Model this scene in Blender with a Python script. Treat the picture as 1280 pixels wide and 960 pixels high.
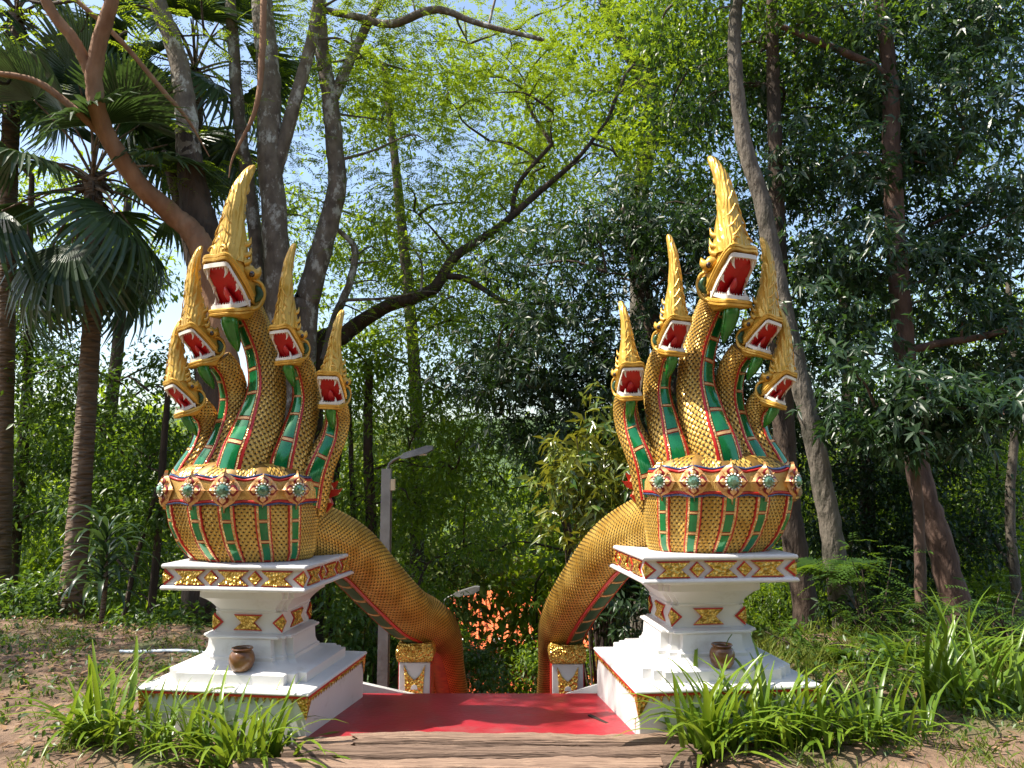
import bpy, bmesh, math, random
import numpy as np
from mathutils import Vector, Matrix, Quaternion

# ------------------------------------------------------------------ camera, sky, sun, exposure
for o in list(bpy.data.objects):
    bpy.data.objects.remove(o)
scn = bpy.context.scene
col = scn.collection
PITCH = math.radians(6.5)
CAM = np.array([0.22, 0.0, 1.55])
FPX = 963.0
cd = bpy.data.cameras.new('camera')
cam = bpy.data.objects.new('camera', cd)
col.objects.link(cam)
cam.location = CAM
cam.rotation_euler = (math.pi / 2 + PITCH, 0, 0)
cd.sensor_width = 36.0
cd.lens = FPX / 1280 * 36.0
cd.clip_start = 0.05
cd.clip_end = 9000
scn.camera = cam

SUN_EL = math.radians(56)
SUN_AZ = math.radians(4)          # from straight left towards the viewer's side
sdir = Vector((-math.cos(SUN_EL) * math.cos(SUN_AZ), -math.cos(SUN_EL) * math.sin(SUN_AZ), math.sin(SUN_EL)))
w = bpy.data.worlds.new('World')
scn.world = w
w.use_nodes = True
wn = w.node_tree.nodes
wl = w.node_tree.links
bg = wn['Background']
sky = wn.new('ShaderNodeTexSky')
sky.sky_type = 'NISHITA'
sky.sun_disc = False
sky.sun_elevation = SUN_EL
sky.sun_rotation = math.atan2(sdir.x, sdir.y)
sky.altitude = 400
sky.air_density = 1.2
sky.dust_density = 2.5
wl.new(sky.outputs[0], bg.inputs[0])
bg.inputs[1].default_value = 0.14
sl = bpy.data.lights.new('sun', 'SUN')
sl.energy = 5.0
sl.angle = math.radians(0.53)
sl.color = (1.0, 0.93, 0.82)
sun = bpy.data.objects.new('sun', sl)
col.objects.link(sun)
sun.location = (-20, -12, 30)
sun.rotation_euler = sdir.to_track_quat('Z', 'Y').to_euler()
vs = scn.view_settings
vs.view_transform = 'Standard'
vs.look = 'None'
vs.exposure = 1.0
vs.gamma = 1.0
vs.use_curve_mapping = False
scn.render.engine = 'CYCLES'
scn.cycles.use_denoising = True
scn.cycles.max_bounces = 7
scn.cycles.diffuse_bounces = 4
scn.cycles.glossy_bounces = 3
scn.cycles.transmission_bounces = 4
scn.cycles.caustics_reflective = False
scn.cycles.caustics_refractive = False
scn.cycles.sample_clamp_indirect = 6.0

RS = np.random.RandomState
rng = RS(11)
random.seed(5)
PI = math.pi


def at(px, py, D):
    """a point of the place seen at photo pixel (px, py), D metres ahead of the camera"""
    u = (px - 640) / FPX
    v = (480 - py) / FPX
    fy = math.cos(PITCH) - v * math.sin(PITCH)
    fz = math.sin(PITCH) + v * math.cos(PITCH)
    k = D / fy
    return np.array([CAM[0] + u * k, D, CAM[2] + fz * k])


# ------------------------------------------------------------------ materials
def new_mat(name):
    m = bpy.data.materials.new(name)
    m.use_nodes = True
    return m, m.node_tree.nodes, m.node_tree.links


def pmat(name, c1, c2=None, scale=8.0, rough=0.5, metal=0.0, bump=0.0, bscale=None, btype='noise',
         spec=0.5, detail=6.0, c3=None, s3=2.0, t3=(0.55, 0.7), coat=0.0, stretch=None, coords='Object', bdist=0.01):
    m, n, l = new_mat(name)
    b = n['Principled BSDF']
    tc = n.new('ShaderNodeTexCoord')
    vec = tc.outputs[coords]
    if stretch:
        mp = n.new('ShaderNodeMapping')
        mp.inputs['Scale'].default_value = stretch
        l.new(vec, mp.inputs[0])
        vec = mp.outputs[0]
    b.inputs['Roughness'].default_value = rough
    b.inputs['Metallic'].default_value = metal
    b.inputs['Specular IOR Level'].default_value = spec
    b.inputs['Coat Weight'].default_value = coat
    out = None
    if c2 is not None:
        tx = n.new('ShaderNodeTexNoise')
        tx.inputs['Scale'].default_value = scale
        tx.inputs['Detail'].default_value = detail
        l.new(vec, tx.inputs['Vector'])
        r = n.new('ShaderNodeValToRGB')
        r.color_ramp.elements[0].position = 0.32
        r.color_ramp.elements[1].position = 0.68
        r.color_ramp.elements[0].color = (*c1, 1)
        r.color_ramp.elements[1].color = (*c2, 1)
        l.new(tx.outputs[0], r.inputs[0])
        out = r.outputs[0]
        if c3 is not None:
            t2 = n.new('ShaderNodeTexNoise')
            t2.inputs['Scale'].default_value = s3
            t2.inputs['Detail'].default_value = 8
            t2.inputs['Roughness'].default_value = 0.7
            l.new(vec, t2.inputs['Vector'])
            r2 = n.new('ShaderNodeValToRGB')
            r2.color_ramp.elements[0].position = t3[0]
            r2.color_ramp.elements[1].position = t3[1]
            r2.color_ramp.elements[0].color = (0, 0, 0, 1)
            r2.color_ramp.elements[1].color = (1, 1, 1, 1)
            l.new(t2.outputs[0], r2.inputs[0])
            mx = n.new('ShaderNodeMixRGB')
            l.new(r2.outputs[0], mx.inputs[0])
            l.new(out, mx.inputs[1])
            mx.inputs[2].default_value = (*c3, 1)
            out = mx.outputs[0]
        l.new(out, b.inputs['Base Color'])
    else:
        b.inputs['Base Color'].default_value = (*c1, 1)
    if bump:
        if btype == 'voronoi':
            bt = n.new('ShaderNodeTexVoronoi')
        elif btype == 'wave':
            bt = n.new('ShaderNodeTexWave')
            bt.inputs['Distortion'].default_value = 6
            bt.inputs['Detail'].default_value = 2
        else:
            bt = n.new('ShaderNodeTexNoise')
            bt.inputs['Detail'].default_value = 8
        bt.inputs['Scale'].default_value = bscale or scale
        l.new(vec, bt.inputs['Vector'])
        bp = n.new('ShaderNodeBump')
        bp.inputs['Strength'].default_value = bump
        bp.inputs['Distance'].default_value = bdist
        l.new(bt.outputs[0], bp.inputs['Height'])
        l.new(bp.outputs[0], b.inputs['Normal'])
    return m


def leaf_mat(name, dark, light, trans, tmix=0.35, rough=0.42, spec=0.45, objvar=0.25):
    m, n, l = new_mat(name)
    b = n['Principled BSDF']
    a = n.new('ShaderNodeAttribute')
    a.attribute_name = 'rnd'
    oi = n.new('ShaderNodeObjectInfo')
    ad = n.new('ShaderNodeMath')
    ad.operation = 'MULTIPLY_ADD'
    l.new(oi.outputs['Random'], ad.inputs[0])
    ad.inputs[1].default_value = objvar
    l.new(a.outputs['Fac'], ad.inputs[2])
    r = n.new('ShaderNodeValToRGB')
    r.color_ramp.elements[0].color = (*dark, 1)
    r.color_ramp.elements[0].position = 0.1
    r.color_ramp.elements[1].color = (*light, 1)
    r.color_ramp.elements[1].position = 1.0
    l.new(ad.outputs[0], r.inputs[0])
    l.new(r.outputs[0], b.inputs['Base Color'])
    b.inputs['Roughness'].default_value = rough
    b.inputs['Specular IOR Level'].default_value = spec
    t = n.new('ShaderNodeBsdfTranslucent')
    mx0 = n.new('ShaderNodeMixRGB')
    mx0.inputs[0].default_value = 0.6
    l.new(r.outputs[0], mx0.inputs[1])
    mx0.inputs[2].default_value = (*trans, 1)
    l.new(mx0.outputs[0], t.inputs[0])
    mx = n.new('ShaderNodeMixShader')
    mx.inputs[0].default_value = tmix
    l.new(b.outputs[0], mx.inputs[1])
    l.new(t.outputs[0], mx.inputs[2])
    l.new(mx.outputs[0], n['Material Output'].inputs[0])
    return m


M = {}
M['gold'] = pmat('gold_paint', (0.56, 0.31, 0.04), (0.76, 0.46, 0.085), 14, 0.33, 0.30, 0.35, 60, bdist=0.006)
M['gold_carved'] = pmat('carved_gold', (0.56, 0.32, 0.04), (0.76, 0.47, 0.085), 10, 0.32, 0.30, 0.45, 14, 'wave', bdist=0.012, stretch=(1, 1, 0.55), c3=(0.36, 0.19, 0.03), s3=22, t3=(0.60, 0.72))
M['gold_relief'] = pmat('gold_relief', (0.42, 0.22, 0.02), (0.85, 0.55, 0.12), 24, 0.25, 0.6, 1.0, 48, 'voronoi', bdist=0.02)
M['gold_scale'] = pmat('gold_scales', (0.54, 0.29, 0.04), (0.80, 0.52, 0.12), 7, 0.30, 0.3, 0, c3=(0.88, 0.66, 0.28), s3=30, t3=(0.62, 0.72))
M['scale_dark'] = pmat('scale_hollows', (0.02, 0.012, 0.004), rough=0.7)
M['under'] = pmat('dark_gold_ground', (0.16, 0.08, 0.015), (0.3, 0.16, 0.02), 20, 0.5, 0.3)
M['band'] = pmat('band_gold', (0.62, 0.36, 0.09), (0.78, 0.5, 0.16), 12, 0.35, 0.35, 0.5, 40, 'wave', bdist=0.005)
M['petal'] = pmat('petal_gold_pink', (0.68, 0.34, 0.13), (0.78, 0.47, 0.2), 20, 0.38, 0.25, 0.3, 60)
M['red'] = pmat('red_lacquer', (0.42, 0.012, 0.010), (0.55, 0.03, 0.02), 18, 0.35, 0.0, 0.2, 50)
M['mouth'] = pmat('mouth_red', (0.40, 0.004, 0.008), (0.52, 0.008, 0.012), 14, 0.45, 0.0, 0.2, 30)
M['tongue'] = pmat('tongue_red', (0.52, 0.02, 0.03), (0.62, 0.05, 0.05), 14, 0.35)
M['inlay'] = pmat('dark_red_inlay', (0.22, 0.008, 0.010), rough=0.3)
M['blue'] = pmat('blue_glass_edge', (0.03, 0.05, 0.16), (0.1, 0.13, 0.22), 60, 0.15, 0.3)
M['green'] = pmat('green_mirror_glass', (0.004, 0.15, 0.05), (0.015, 0.26, 0.07), 9, 0.12, 0.35, 0.12, 14, coat=0.6)
M['green_dull'] = pmat('dull_green_glass', (0.03, 0.085, 0.045), (0.05, 0.12, 0.06), 9, 0.3, 0.1)  # darker, duller green for the body belly and cheek glass
M['throat'] = pmat('green_throat', (0.005, 0.14, 0.02), (0.03, 0.26, 0.03), 10, 0.2, 0.2, 0.3, 20, coat=0.5)
M['channel'] = pmat('mirror_bead_channel', (0.62, 0.30, 0.07), (0.9, 0.62, 0.32), 55, 0.22, 0.5, 0.6, 70, 'voronoi')
M['gem'] = pmat('faceted_gem', (0.01, 0.10, 0.03), (0.25, 0.42, 0.28), 30, 0.08, 0.5, coat=1.0)
M['ivory'] = pmat('ivory_white', (0.72, 0.66, 0.55), (0.82, 0.78, 0.70), 18, 0.35)
M['eye'] = pmat('dark_eye', (0.03, 0.008, 0.004), rough=0.08, coat=1.0)
M['white'] = pmat('white_painted_plaster', (0.60, 0.59, 0.575), (0.68, 0.67, 0.655), 3, 0.42, 0, 0.12, 25,
                  c3=(0.47, 0.445, 0.395), s3=4.5, t3=(0.58, 0.78))
M['landing'] = pmat('red_painted_concrete', (0.27, 0.012, 0.020), (0.36, 0.022, 0.034), 3.0, 0.42, 0, 0.35, 30,
                    c3=(0.25, 0.055, 0.055), s3=3.2, t3=(0.52, 0.70))
M['jar'] = pmat('brown_glazed_clay', (0.09, 0.035, 0.012), (0.24, 0.115, 0.045), 9, 0.22, 0, 0.3, 18, c3=(0.34, 0.22, 0.12), s3=7, t3=(0.58, 0.7))
M['jar_in'] = pmat('jar_inside', (0.02, 0.01, 0.006), rough=0.8)
for k_, f_ in enumerate((1.0, 0.74, 1.16, 0.6)):
    M['wood%d' % k_] = pmat('weathered_timber', (0.17 * f_, 0.105 * f_, 0.072 * f_), (0.30 * f_, 0.198 * f_, 0.135 * f_), 4 + k_, 0.85, 0, 0.9, 6, stretch=(0.7, 20, 20), bdist=0.02,
                            c3=(0.05, 0.028, 0.02), s3=1.3 + .2 * k_, t3=(0.62, 0.67))
M['concrete'] = pmat('grey_concrete', (0.20, 0.20, 0.19), (0.30, 0.30, 0.28), 6, 0.8, 0, 0.3, 30)
M['lampgrey'] = pmat('lamp_grey_metal', (0.11, 0.105, 0.10), (0.17, 0.16, 0.15), 10, 0.45, 0.3)
M['boxcream'] = pmat('cream_plastic', (0.6, 0.5, 0.33), rough=0.5)
M['pipe'] = pmat('pale_blue_pipe', (0.45, 0.56, 0.66), (0.55, 0.62, 0.68), 8, 0.4)
M['bluep'] = pmat('blue_plastic', (0.05, 0.22, 0.55), rough=0.25)
M['teal'] = pmat('teal_pipe', (0.10, 0.42, 0.45), rough=0.35)
M['orange'] = pmat('orange_roof', (0.62, 0.10, 0.02), (0.72, 0.17, 0.04), 3, 0.6, 0, 0.3, 20)
M['bwhite'] = pmat('building_white', (0.75, 0.74, 0.72), (0.8, 0.8, 0.78), 4, 0.6)
M['bark_grey'] = pmat('grey_bark', (0.075, 0.062, 0.046), (0.19, 0.16, 0.125), 12, 0.9, 0, 1.0, 22, stretch=(1, 1, 0.35), bdist=0.04, c3=(0.05, 0.045, 0.03), s3=5, t3=(0.52, 0.62))
M['bark_lichen'] = pmat('lichen_bark', (0.10, 0.075, 0.055), (0.22, 0.175, 0.13), 9, 0.9, 0, 0.8, 25, stretch=(1, 1, 0.6), bdist=0.02,
                        c3=(0.50, 0.48, 0.42), s3=6.5, t3=(0.53, 0.62))
M['bark_dark'] = pmat('dark_rough_bark', (0.035, 0.024, 0.017), (0.095, 0.065, 0.045), 8, 0.95, 0, 1.0, 16, stretch=(1, 1, 0.3), bdist=0.05)
M['bark_orange'] = pmat('orange_brown_bark', (0.20, 0.095, 0.045), (0.34, 0.185, 0.10), 7, 0.85, 0, 0.7, 24, stretch=(1, 1, 0.4), bdist=0.02)
M['bark_red'] = pmat('red_brown_bark', (0.06, 0.035, 0.026), (0.15, 0.09, 0.065), 9, 0.9, 0, 0.9, 22, stretch=(1, 1, 0.35), bdist=0.03)
M['bark_palm'] = pmat('palm_bark', (0.10, 0.065, 0.04), (0.22, 0.15, 0.10), 14, 0.95, 0, 1.0, 5, 'wave', stretch=(0.3, 0.3, 3.0), bdist=0.03)

M['leaf_dark'] = leaf_mat('leaf_dark_glossy', (0.006, 0.018, 0.006), (0.032, 0.068, 0.018), (0.10, 0.22, 0.02), 0.24, 0.42, 0.45)
M['leaf_blue'] = leaf_mat('leaf_blue_green', (0.008, 0.024, 0.010), (0.040, 0.078, 0.032), (0.12, 0.26, 0.03), 0.26, 0.36, 0.4)
M['leaf_mid'] = leaf_mat('leaf_mid_green', (0.014, 0.042, 0.007), (0.070, 0.140, 0.018), (0.26, 0.42, 0.02), 0.36, 0.4)
M['leaf_bright'] = leaf_mat('leaf_bright_green', (0.028, 0.070, 0.007), (0.130, 0.20, 0.018), (0.46, 0.62, 0.02), 0.5, 0.42)
M['leaf_feather'] = leaf_mat('leaf_feathery', (0.026, 0.064, 0.009), (0.110, 0.18, 0.018), (0.46, 0.60, 0.02), 0.5, 0.45)
M['leaf_yellow'] = leaf_mat('leaf_yellow_green', (0.030, 0.085, 0.010), (0.24, 0.26, 0.03), (0.40, 0.36, 0.03), 0.3, 0.3, 0.6)
M['leaf_palm'] = leaf_mat('leaf_palm', (0.014, 0.038, 0.014), (0.060, 0.105, 0.040), (0.14, 0.24, 0.04), 0.22, 0.32, 0.6)
M['leaf_strap'] = leaf_mat('leaf_strap', (0.05, 0.12, 0.010), (0.17, 0.26, 0.02), (0.38, 0.50, 0.03), 0.32, 0.34, 0.5, 0.6)
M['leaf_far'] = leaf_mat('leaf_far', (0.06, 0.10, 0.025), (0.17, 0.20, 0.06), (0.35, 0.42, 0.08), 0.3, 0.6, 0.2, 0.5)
M['leaf_litter'] = leaf_mat('leaf_litter', (0.10, 0.05, 0.025), (0.36, 0.22, 0.12), (0.3, 0.2, 0.1), 0.1, 0.8, 0.2)
M['grass'] = leaf_mat('grass_blades', (0.06, 0.11, 0.012), (0.20, 0.24, 0.05), (0.4, 0.45, 0.05), 0.3, 0.5, 0.3)


# ------------------------------------------------------------------ object helpers
def link(name, me, mats, parent=None):
    o = bpy.data.objects.new(name, me)
    col.objects.link(o)
    if me is not None and mats:
        if not isinstance(mats, (list, tuple)):
            mats = [mats]
        if len(me.materials) == 0:
            for m in mats:
                me.materials.append(M[m] if isinstance(m, str) else m)
    if parent is not None:
        o.parent = parent
    return o


def empty(name, loc, label=None, cat=None, group=None, rz=0.0):
    o = bpy.data.objects.new(name, None)
    col.objects.link(o)
    o.empty_display_size = 0.2
    o.location = [float(c) for c in loc]
    o.rotation_euler = (0, 0, rz)
    tag(o, label, cat, group)
    return o


def tag(o, label=None, cat=None, group=None, kind=None):
    if label: o['label'] = label
    if cat: o['category'] = cat
    if group: o['group'] = group
    if kind: o['kind'] = kind
    return o


class MB:
    """collects verts and faces; build() makes one mesh object relative to org"""
    def __init__(s):
        s.v = []; s.f = []; s.m = []; s.n = 0
    def add(s, v, f, mi=0):
        v = np.asarray(v, float).reshape(-1, 3)
        s.v.append(v)
        k = s.n
        for q in f:
            s.f.append([int(i) + k for i in q]); s.m.append(mi)
        s.n += len(v)
    def box(s, c, h, R=None, mi=0):
        c = np.asarray(c, float); h = np.asarray(h, float)
        p = np.array([[x, y, z] for x in (-1, 1) for y in (-1, 1) for z in (-1, 1)], float) * h
        if R is not None: p = p @ np.asarray(R).T
        s.add(p + c, [(0, 1, 3, 2), (4, 6, 7, 5), (0, 4, 5, 1), (2, 3, 7, 6), (0, 2, 6, 4), (1, 5, 7, 3)], mi)
    def rings(s, rings, cap=True, mi=0, closed=True):
        rings = [np.asarray(r, float) for r in rings]
        n = len(rings[0])
        f = []
        for i in range(len(rings) - 1):
            for j in range(n if closed else n - 1):
                a = i * n + j; b = i * n + (j + 1) % n
                f.append((a, b, b + n, a + n))
        if cap:
            f.append(tuple(range(n - 1, -1, -1)))
            f.append(tuple((len(rings) - 1) * n + j for j in range(n)))
        s.add(np.vstack(rings), f, mi)
    def build(s, name, mats, parent=None, org=(0, 0, 0), T=None, smooth=None, recalc=True):
        v = np.vstack(s.v)
        if T is not None: v = T(v)
        v = v - np.asarray(org, float)
        me = bpy.data.meshes.new(name)
        me.from_pydata(v.tolist(), [], s.f)
        me.polygons.foreach_set('material_index', np.array(s.m, 'i'))
        if recalc:
            bm = bmesh.new(); bm.from_mesh(me)
            bmesh.ops.recalc_face_normals(bm, faces=bm.faces)
            bm.to_mesh(me); bm.free()
        if smooth is not None:
            me.polygons.foreach_set('use_smooth', np.ones(len(me.polygons), bool))
            if smooth < 3.0:
                me.set_sharp_from_angle(angle=smooth)
        me.update()
        return link(name, me, mats, parent)


def catmull(P, n):
    P = np.asarray(P, float)
    Q = np.vstack([2 * P[0] - P[1], P, 2 * P[-1] - P[-2]])
    out = []
    segs = len(P) - 1
    for t in np.linspace(0, segs, n):
        i = min(int(t), segs - 1); u = t - i
        a, b, c, d = Q[i], Q[i + 1], Q[i + 2], Q[i + 3]
        out.append(0.5 * (2 * b + (c - a) * u + (2 * a - 5 * b + 4 * c - d) * u * u + (3 * b - a - 3 * c + d) * u ** 3))
    return np.array(out)


def tube_rings(P, R, sides=8, jitter=0.0, r=None, flat=1.0, phase=0.0):
    P = np.asarray(P, float)
    T = np.gradient(P, axis=0)
    T /= np.linalg.norm(T, axis=1)[:, None] + 1e-9
    up = np.array([0.31, 0.17, 0.93]) if abs(T[0][2]) < 0.8 else np.array([1.0, 0.2, 0.05])
    rings = []
    s0 = np.cross(T[0], up); s0 /= np.linalg.norm(s0)
    for i in range(len(P)):
        s0 = s0 - T[i] * np.dot(s0, T[i]); s0 /= np.linalg.norm(s0)
        b = np.cross(T[i], s0)
        a = np.arange(sides) * 2 * PI / sides + phase
        rr = np.full(sides, R[i])
        if jitter and r is not None: rr = rr * (1 + r.uniform(-jitter, jitter, sides))
        rings.append(P[i] + np.cos(a)[:, None] * rr[:, None] * s0 + flat * np.sin(a)[:, None] * rr[:, None] * b)
    return rings


def lathe(prof, seg=24, c=(0, 0, 0)):
    a = np.arange(seg) * 2 * PI / seg
    return [np.stack([c[0] + r * np.cos(a), c[1] + r * np.sin(a), np.full(seg, c[2] + z)], 1) for r, z in prof]


def tri_mesh(name, V, F, rnd=None, rndname='rnd', smooth=False):
    """fast triangle mesh from arrays"""
    me = bpy.data.meshes.new(name)
    nv, nf = len(V), len(F)
    me.vertices.add(nv); me.loops.add(nf * 3); me.polygons.add(nf)
    me.vertices.foreach_set('co', np.ascontiguousarray(V, 'f').ravel())
    me.loops.foreach_set('vertex_index', np.ascontiguousarray(F, 'i').ravel())
    me.polygons.foreach_set('loop_start', np.arange(0, nf * 3, 3, dtype='i'))
    if smooth:
        me.polygons.foreach_set('use_smooth', np.ones(nf, bool))
    if rnd is not None:
        at_ = me.attributes.new(rndname, 'FLOAT', 'POINT')
        at_.data.foreach_set('value', np.ascontiguousarray(rnd, 'f'))
    me.update(calc_edges=True)
    return me


def unit(a):
    return a / (np.linalg.norm(a, axis=-1, keepdims=True) + 1e-9)


# ------------------------------------------------------------------ terrain
def sstep(a, b, x):
    t = np.clip((x - a) / (b - a), 0, 1)
    return t * t * (3 - 2 * t)


def gz(x, y):
    x = np.asarray(x, float); y = np.asarray(y, float)
    edge = 5.86 + 2.1 * sstep(0.95, 2.6, -x) + 1.6 * sstep(1.1, 2.7, x)
    d = np.maximum(y - edge, 0)
    drop = 0.58 * np.minimum(d, 12) + 0.20 * np.clip(d - 12, 0, 30) + 0.12 * np.clip(d - 42, 0, 90)
    z = -drop
    side = sstep(1.2, 3.2, np.abs(x)) * (1 - sstep(7, 9, y))
    z = z + side * (0.035 * np.sin(x * 2.1 + 0.7) * np.cos(y * 1.7) + 0.02 * np.sin(x * 5.3 + y * 3.1))
    z = z + sstep(2.6, 5.0, -x) * 0.10 * sstep(4.5, 7.0, y) * (1 - sstep(8, 10, y))
    z = z - 0.13 * (1 - sstep(1.0, 1.35, np.abs(x))) * sstep(4.55, 4.75, y)
    z = z - 0.12 * (1 - sstep(1.25, 1.6, np.abs(x + .1))) * sstep(3.85, 4.1, y) * (1 - sstep(4.62, 4.72, y))
    hills = 95 * sstep(260, 900, y) * (0.6 + 0.4 * np.sin(x * 0.004 + 2.2)) + 14 * sstep(300, 700, y) * np.sin(x * 0.013)
    und = 2.2 * sstep(20, 60, np.hypot(x, y)) * np.sin(x * 0.05 + 1) * np.cos(y * 0.043)
    return z + hills + und


def warp(n, lim, core):
    t = np.linspace(-1, 1, n)
    return np.sign(t) * (core * np.abs(t) + (lim - core) * np.abs(t) ** 5)


gx = np.unique(np.concatenate([warp(90, 1500, 14), np.arange(-7, 7.01, 0.11)]))
gy = np.unique(np.concatenate([2.0 + warp(110, 2200, 30), np.arange(2.5, 10.01, 0.11)]))
GX, GY = np.meshgrid(gx, gy)
GZ = gz(GX, GY)
nx = len(gx)
V = np.stack([GX.ravel(), GY.ravel(), GZ.ravel()], 1)
ii, jj = np.meshgrid(np.arange(len(gy) - 1), np.arange(nx - 1), indexing='ij')
a = (ii * nx + jj).ravel()
F = np.vstack([np.stack([a, a + 1, a + nx + 1], 1), np.stack([a, a + nx + 1, a + nx], 1)])
# ground material: bare soil, litter tint and green beyond
m, n, l = new_mat('forest_ground')
b = n['Principled BSDF']; b.inputs['Roughness'].default_value = 0.95
tc = n.new('ShaderNodeTexCoord')
t1 = n.new('ShaderNodeTexNoise'); t1.inputs['Scale'].default_value = 3.0; t1.inputs['Detail'].default_value = 10; t1.inputs['Roughness'].default_value = 0.75
t2 = n.new('ShaderNodeTexNoise'); t2.inputs['Scale'].default_value = 0.9; t2.inputs['Detail'].default_value = 6
l.new(tc.outputs['Object'], t1.inputs[0]); l.new(tc.outputs['Object'], t2.inputs[0])
r1 = n.new('ShaderNodeValToRGB')
for p_, c_ in ((0.3, (0.07, 0.042, 0.026)), (0.5, (0.17, 0.105, 0.065)), (0.7, (0.30, 0.20, 0.13))):
    e = r1.color_ramp.elements.new(p_) if p_ == 0.5 else r1.color_ramp.elements[0 if p_ < 0.5 else 1 if len(r1.color_ramp.elements) == 2 else 2]
    e.position = p_; e.color = (*c_, 1)
r2 = n.new('ShaderNodeValToRGB'); r2.color_ramp.elements[0].position = 0.52; r2.color_ramp.elements[1].position = 0.66
l.new(t1.outputs[0], r1.inputs[0]); l.new(t2.outputs[0], r2.inputs[0])
mx = n.new('ShaderNodeMixRGB'); l.new(r2.outputs[0], mx.inputs[0]); l.new(r1.outputs[0], mx.inputs[1]); mx.inputs[2].default_value = (0.055, 0.075, 0.018, 1)
sx = n.new('ShaderNodeSeparateXYZ'); l.new(tc.outputs['Object'], sx.inputs[0])
mr = n.new('ShaderNodeMapRange'); mr.inputs[1].default_value = 8.5; mr.inputs[2].default_value = 13; l.new(sx.outputs[1], mr.inputs[0])
mx2 = n.new('ShaderNodeMixRGB'); l.new(mr.outputs[0], mx2.inputs[0]); l.new(mx.outputs[0], mx2.inputs[1]); mx2.inputs[2].default_value = (0.05, 0.085, 0.02, 1)
l.new(mx2.outputs[0], b.inputs['Base Color'])
bp = n.new('ShaderNodeBump'); bp.inputs['Strength'].default_value = 0.8; bp.inputs['Distance'].default_value = 0.04
t3 = n.new('ShaderNodeTexNoise'); t3.inputs['Scale'].default_value = 26; t3.inputs['Detail'].default_value = 8; l.new(tc.outputs['Object'], t3.inputs[0])
l.new(t3.outputs[0], bp.inputs['Height']); l.new(bp.outputs[0], b.inputs['Normal'])
M['ground'] = m
g = link('ground', tri_mesh('ground', V, F, smooth=True), 'ground')
tag(g, kind='structure')

# ------------------------------------------------------------------ landing, steps
mb = MB()
mb.rings([[(-1.05, 4.74, -0.25), (1.06, 4.74, -0.25), (0.98, 5.86, -0.3), (-0.96, 5.86, -0.3)],
          [(-1.05, 4.74, 0.0), (1.06, 4.74, 0.0), (0.98, 5.86, -0.062), (-0.96, 5.86, -0.062)]])
land = mb.build('landing', 'landing')
tag(land, kind='structure')
mb = MB(); mb.box((0.77, 5.13, -0.020), (0.012, 0.10, 0.004), Matrix.Rotation(0.5, 3, 'Z'))
mb.build('drain_slot', 'jar_in', land)
stairs = empty('stairs', (0, 5.86, -0.06)); tag(stairs, kind='structure')
for i in range(9):
    mb = MB(); mb.box((0.04, 0.165 + 0.31 * i, -0.09 - 0.17 * (i + 1)), (0.95, 0.16, 0.12))
    mb.build('step', 'landing', stairs)

# ------------------------------------------------------------------ pedestals
def sq_plan(hw, r=0.0):
    if r == 0:
        return [(-hw, -hw), (hw, -hw), (hw, hw), (-hw, hw)]
    c = [(hw, hw - 2 * r), (hw - r, hw - 2 * r), (hw - r, hw - r), (hw - 2 * r, hw - r), (hw - 2 * r, hw)]
    out = []
    for k in range(4):
        ca, sa = [(1, 0), (0, 1), (-1, 0), (0, -1)][k]
        out += [(x * ca - y * sa, x * sa + y * ca) for x, y in c]
    return out


def stack(prof, r=0.0):
    return [np.array([(x, y, z) for x, y in sq_plan(h, r if not callable(r) else r(h))], float) for h, z in prof]


def prism(poly, y0, y1, mb, mi=0):
    n = len(poly)
    v = [(u, y0, z) for u, z in poly] + [(u, y1, z) for u, z in poly]
    f = [tuple(range(n)), tuple(range(2 * n - 1, n - 1, -1))]
    f += [(i, (i + 1) % n, n + (i + 1) % n, n + i) for i in range(n)]
    mb.add(v, f, mi)


def share(o, parent, rz):
    c = o.copy(); col.objects.link(c); c.parent = parent; c.rotation_euler = (0, 0, rz)
    for g_ in list(o.children):
        d = g_.copy(); col.objects.link(d); d.parent = c
    return c


def panel(name, poly, hw, parent, z, u, grow=0.007, d=0.010):
    """a gold carved panel on a red backing, on the front face of a block of half width hw"""
    P = np.array(poly, float)
    c = P.mean(0)
    G = c + (P - c) * (1 + grow / np.abs(P - c).max(0))
    mb = MB(); prism([(p[0] + u, p[1] + z) for p in P], -hw - d - 0.006, -hw + 0.004, mb)
    o = mb.build(name, 'gold_relief', parent)
    mb = MB(); prism([(p[0] + u, p[1] + z) for p in G], -hw - d, -hw + 0.003, mb)
    mb.build('red_border', 'red', o)
    return o


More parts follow.
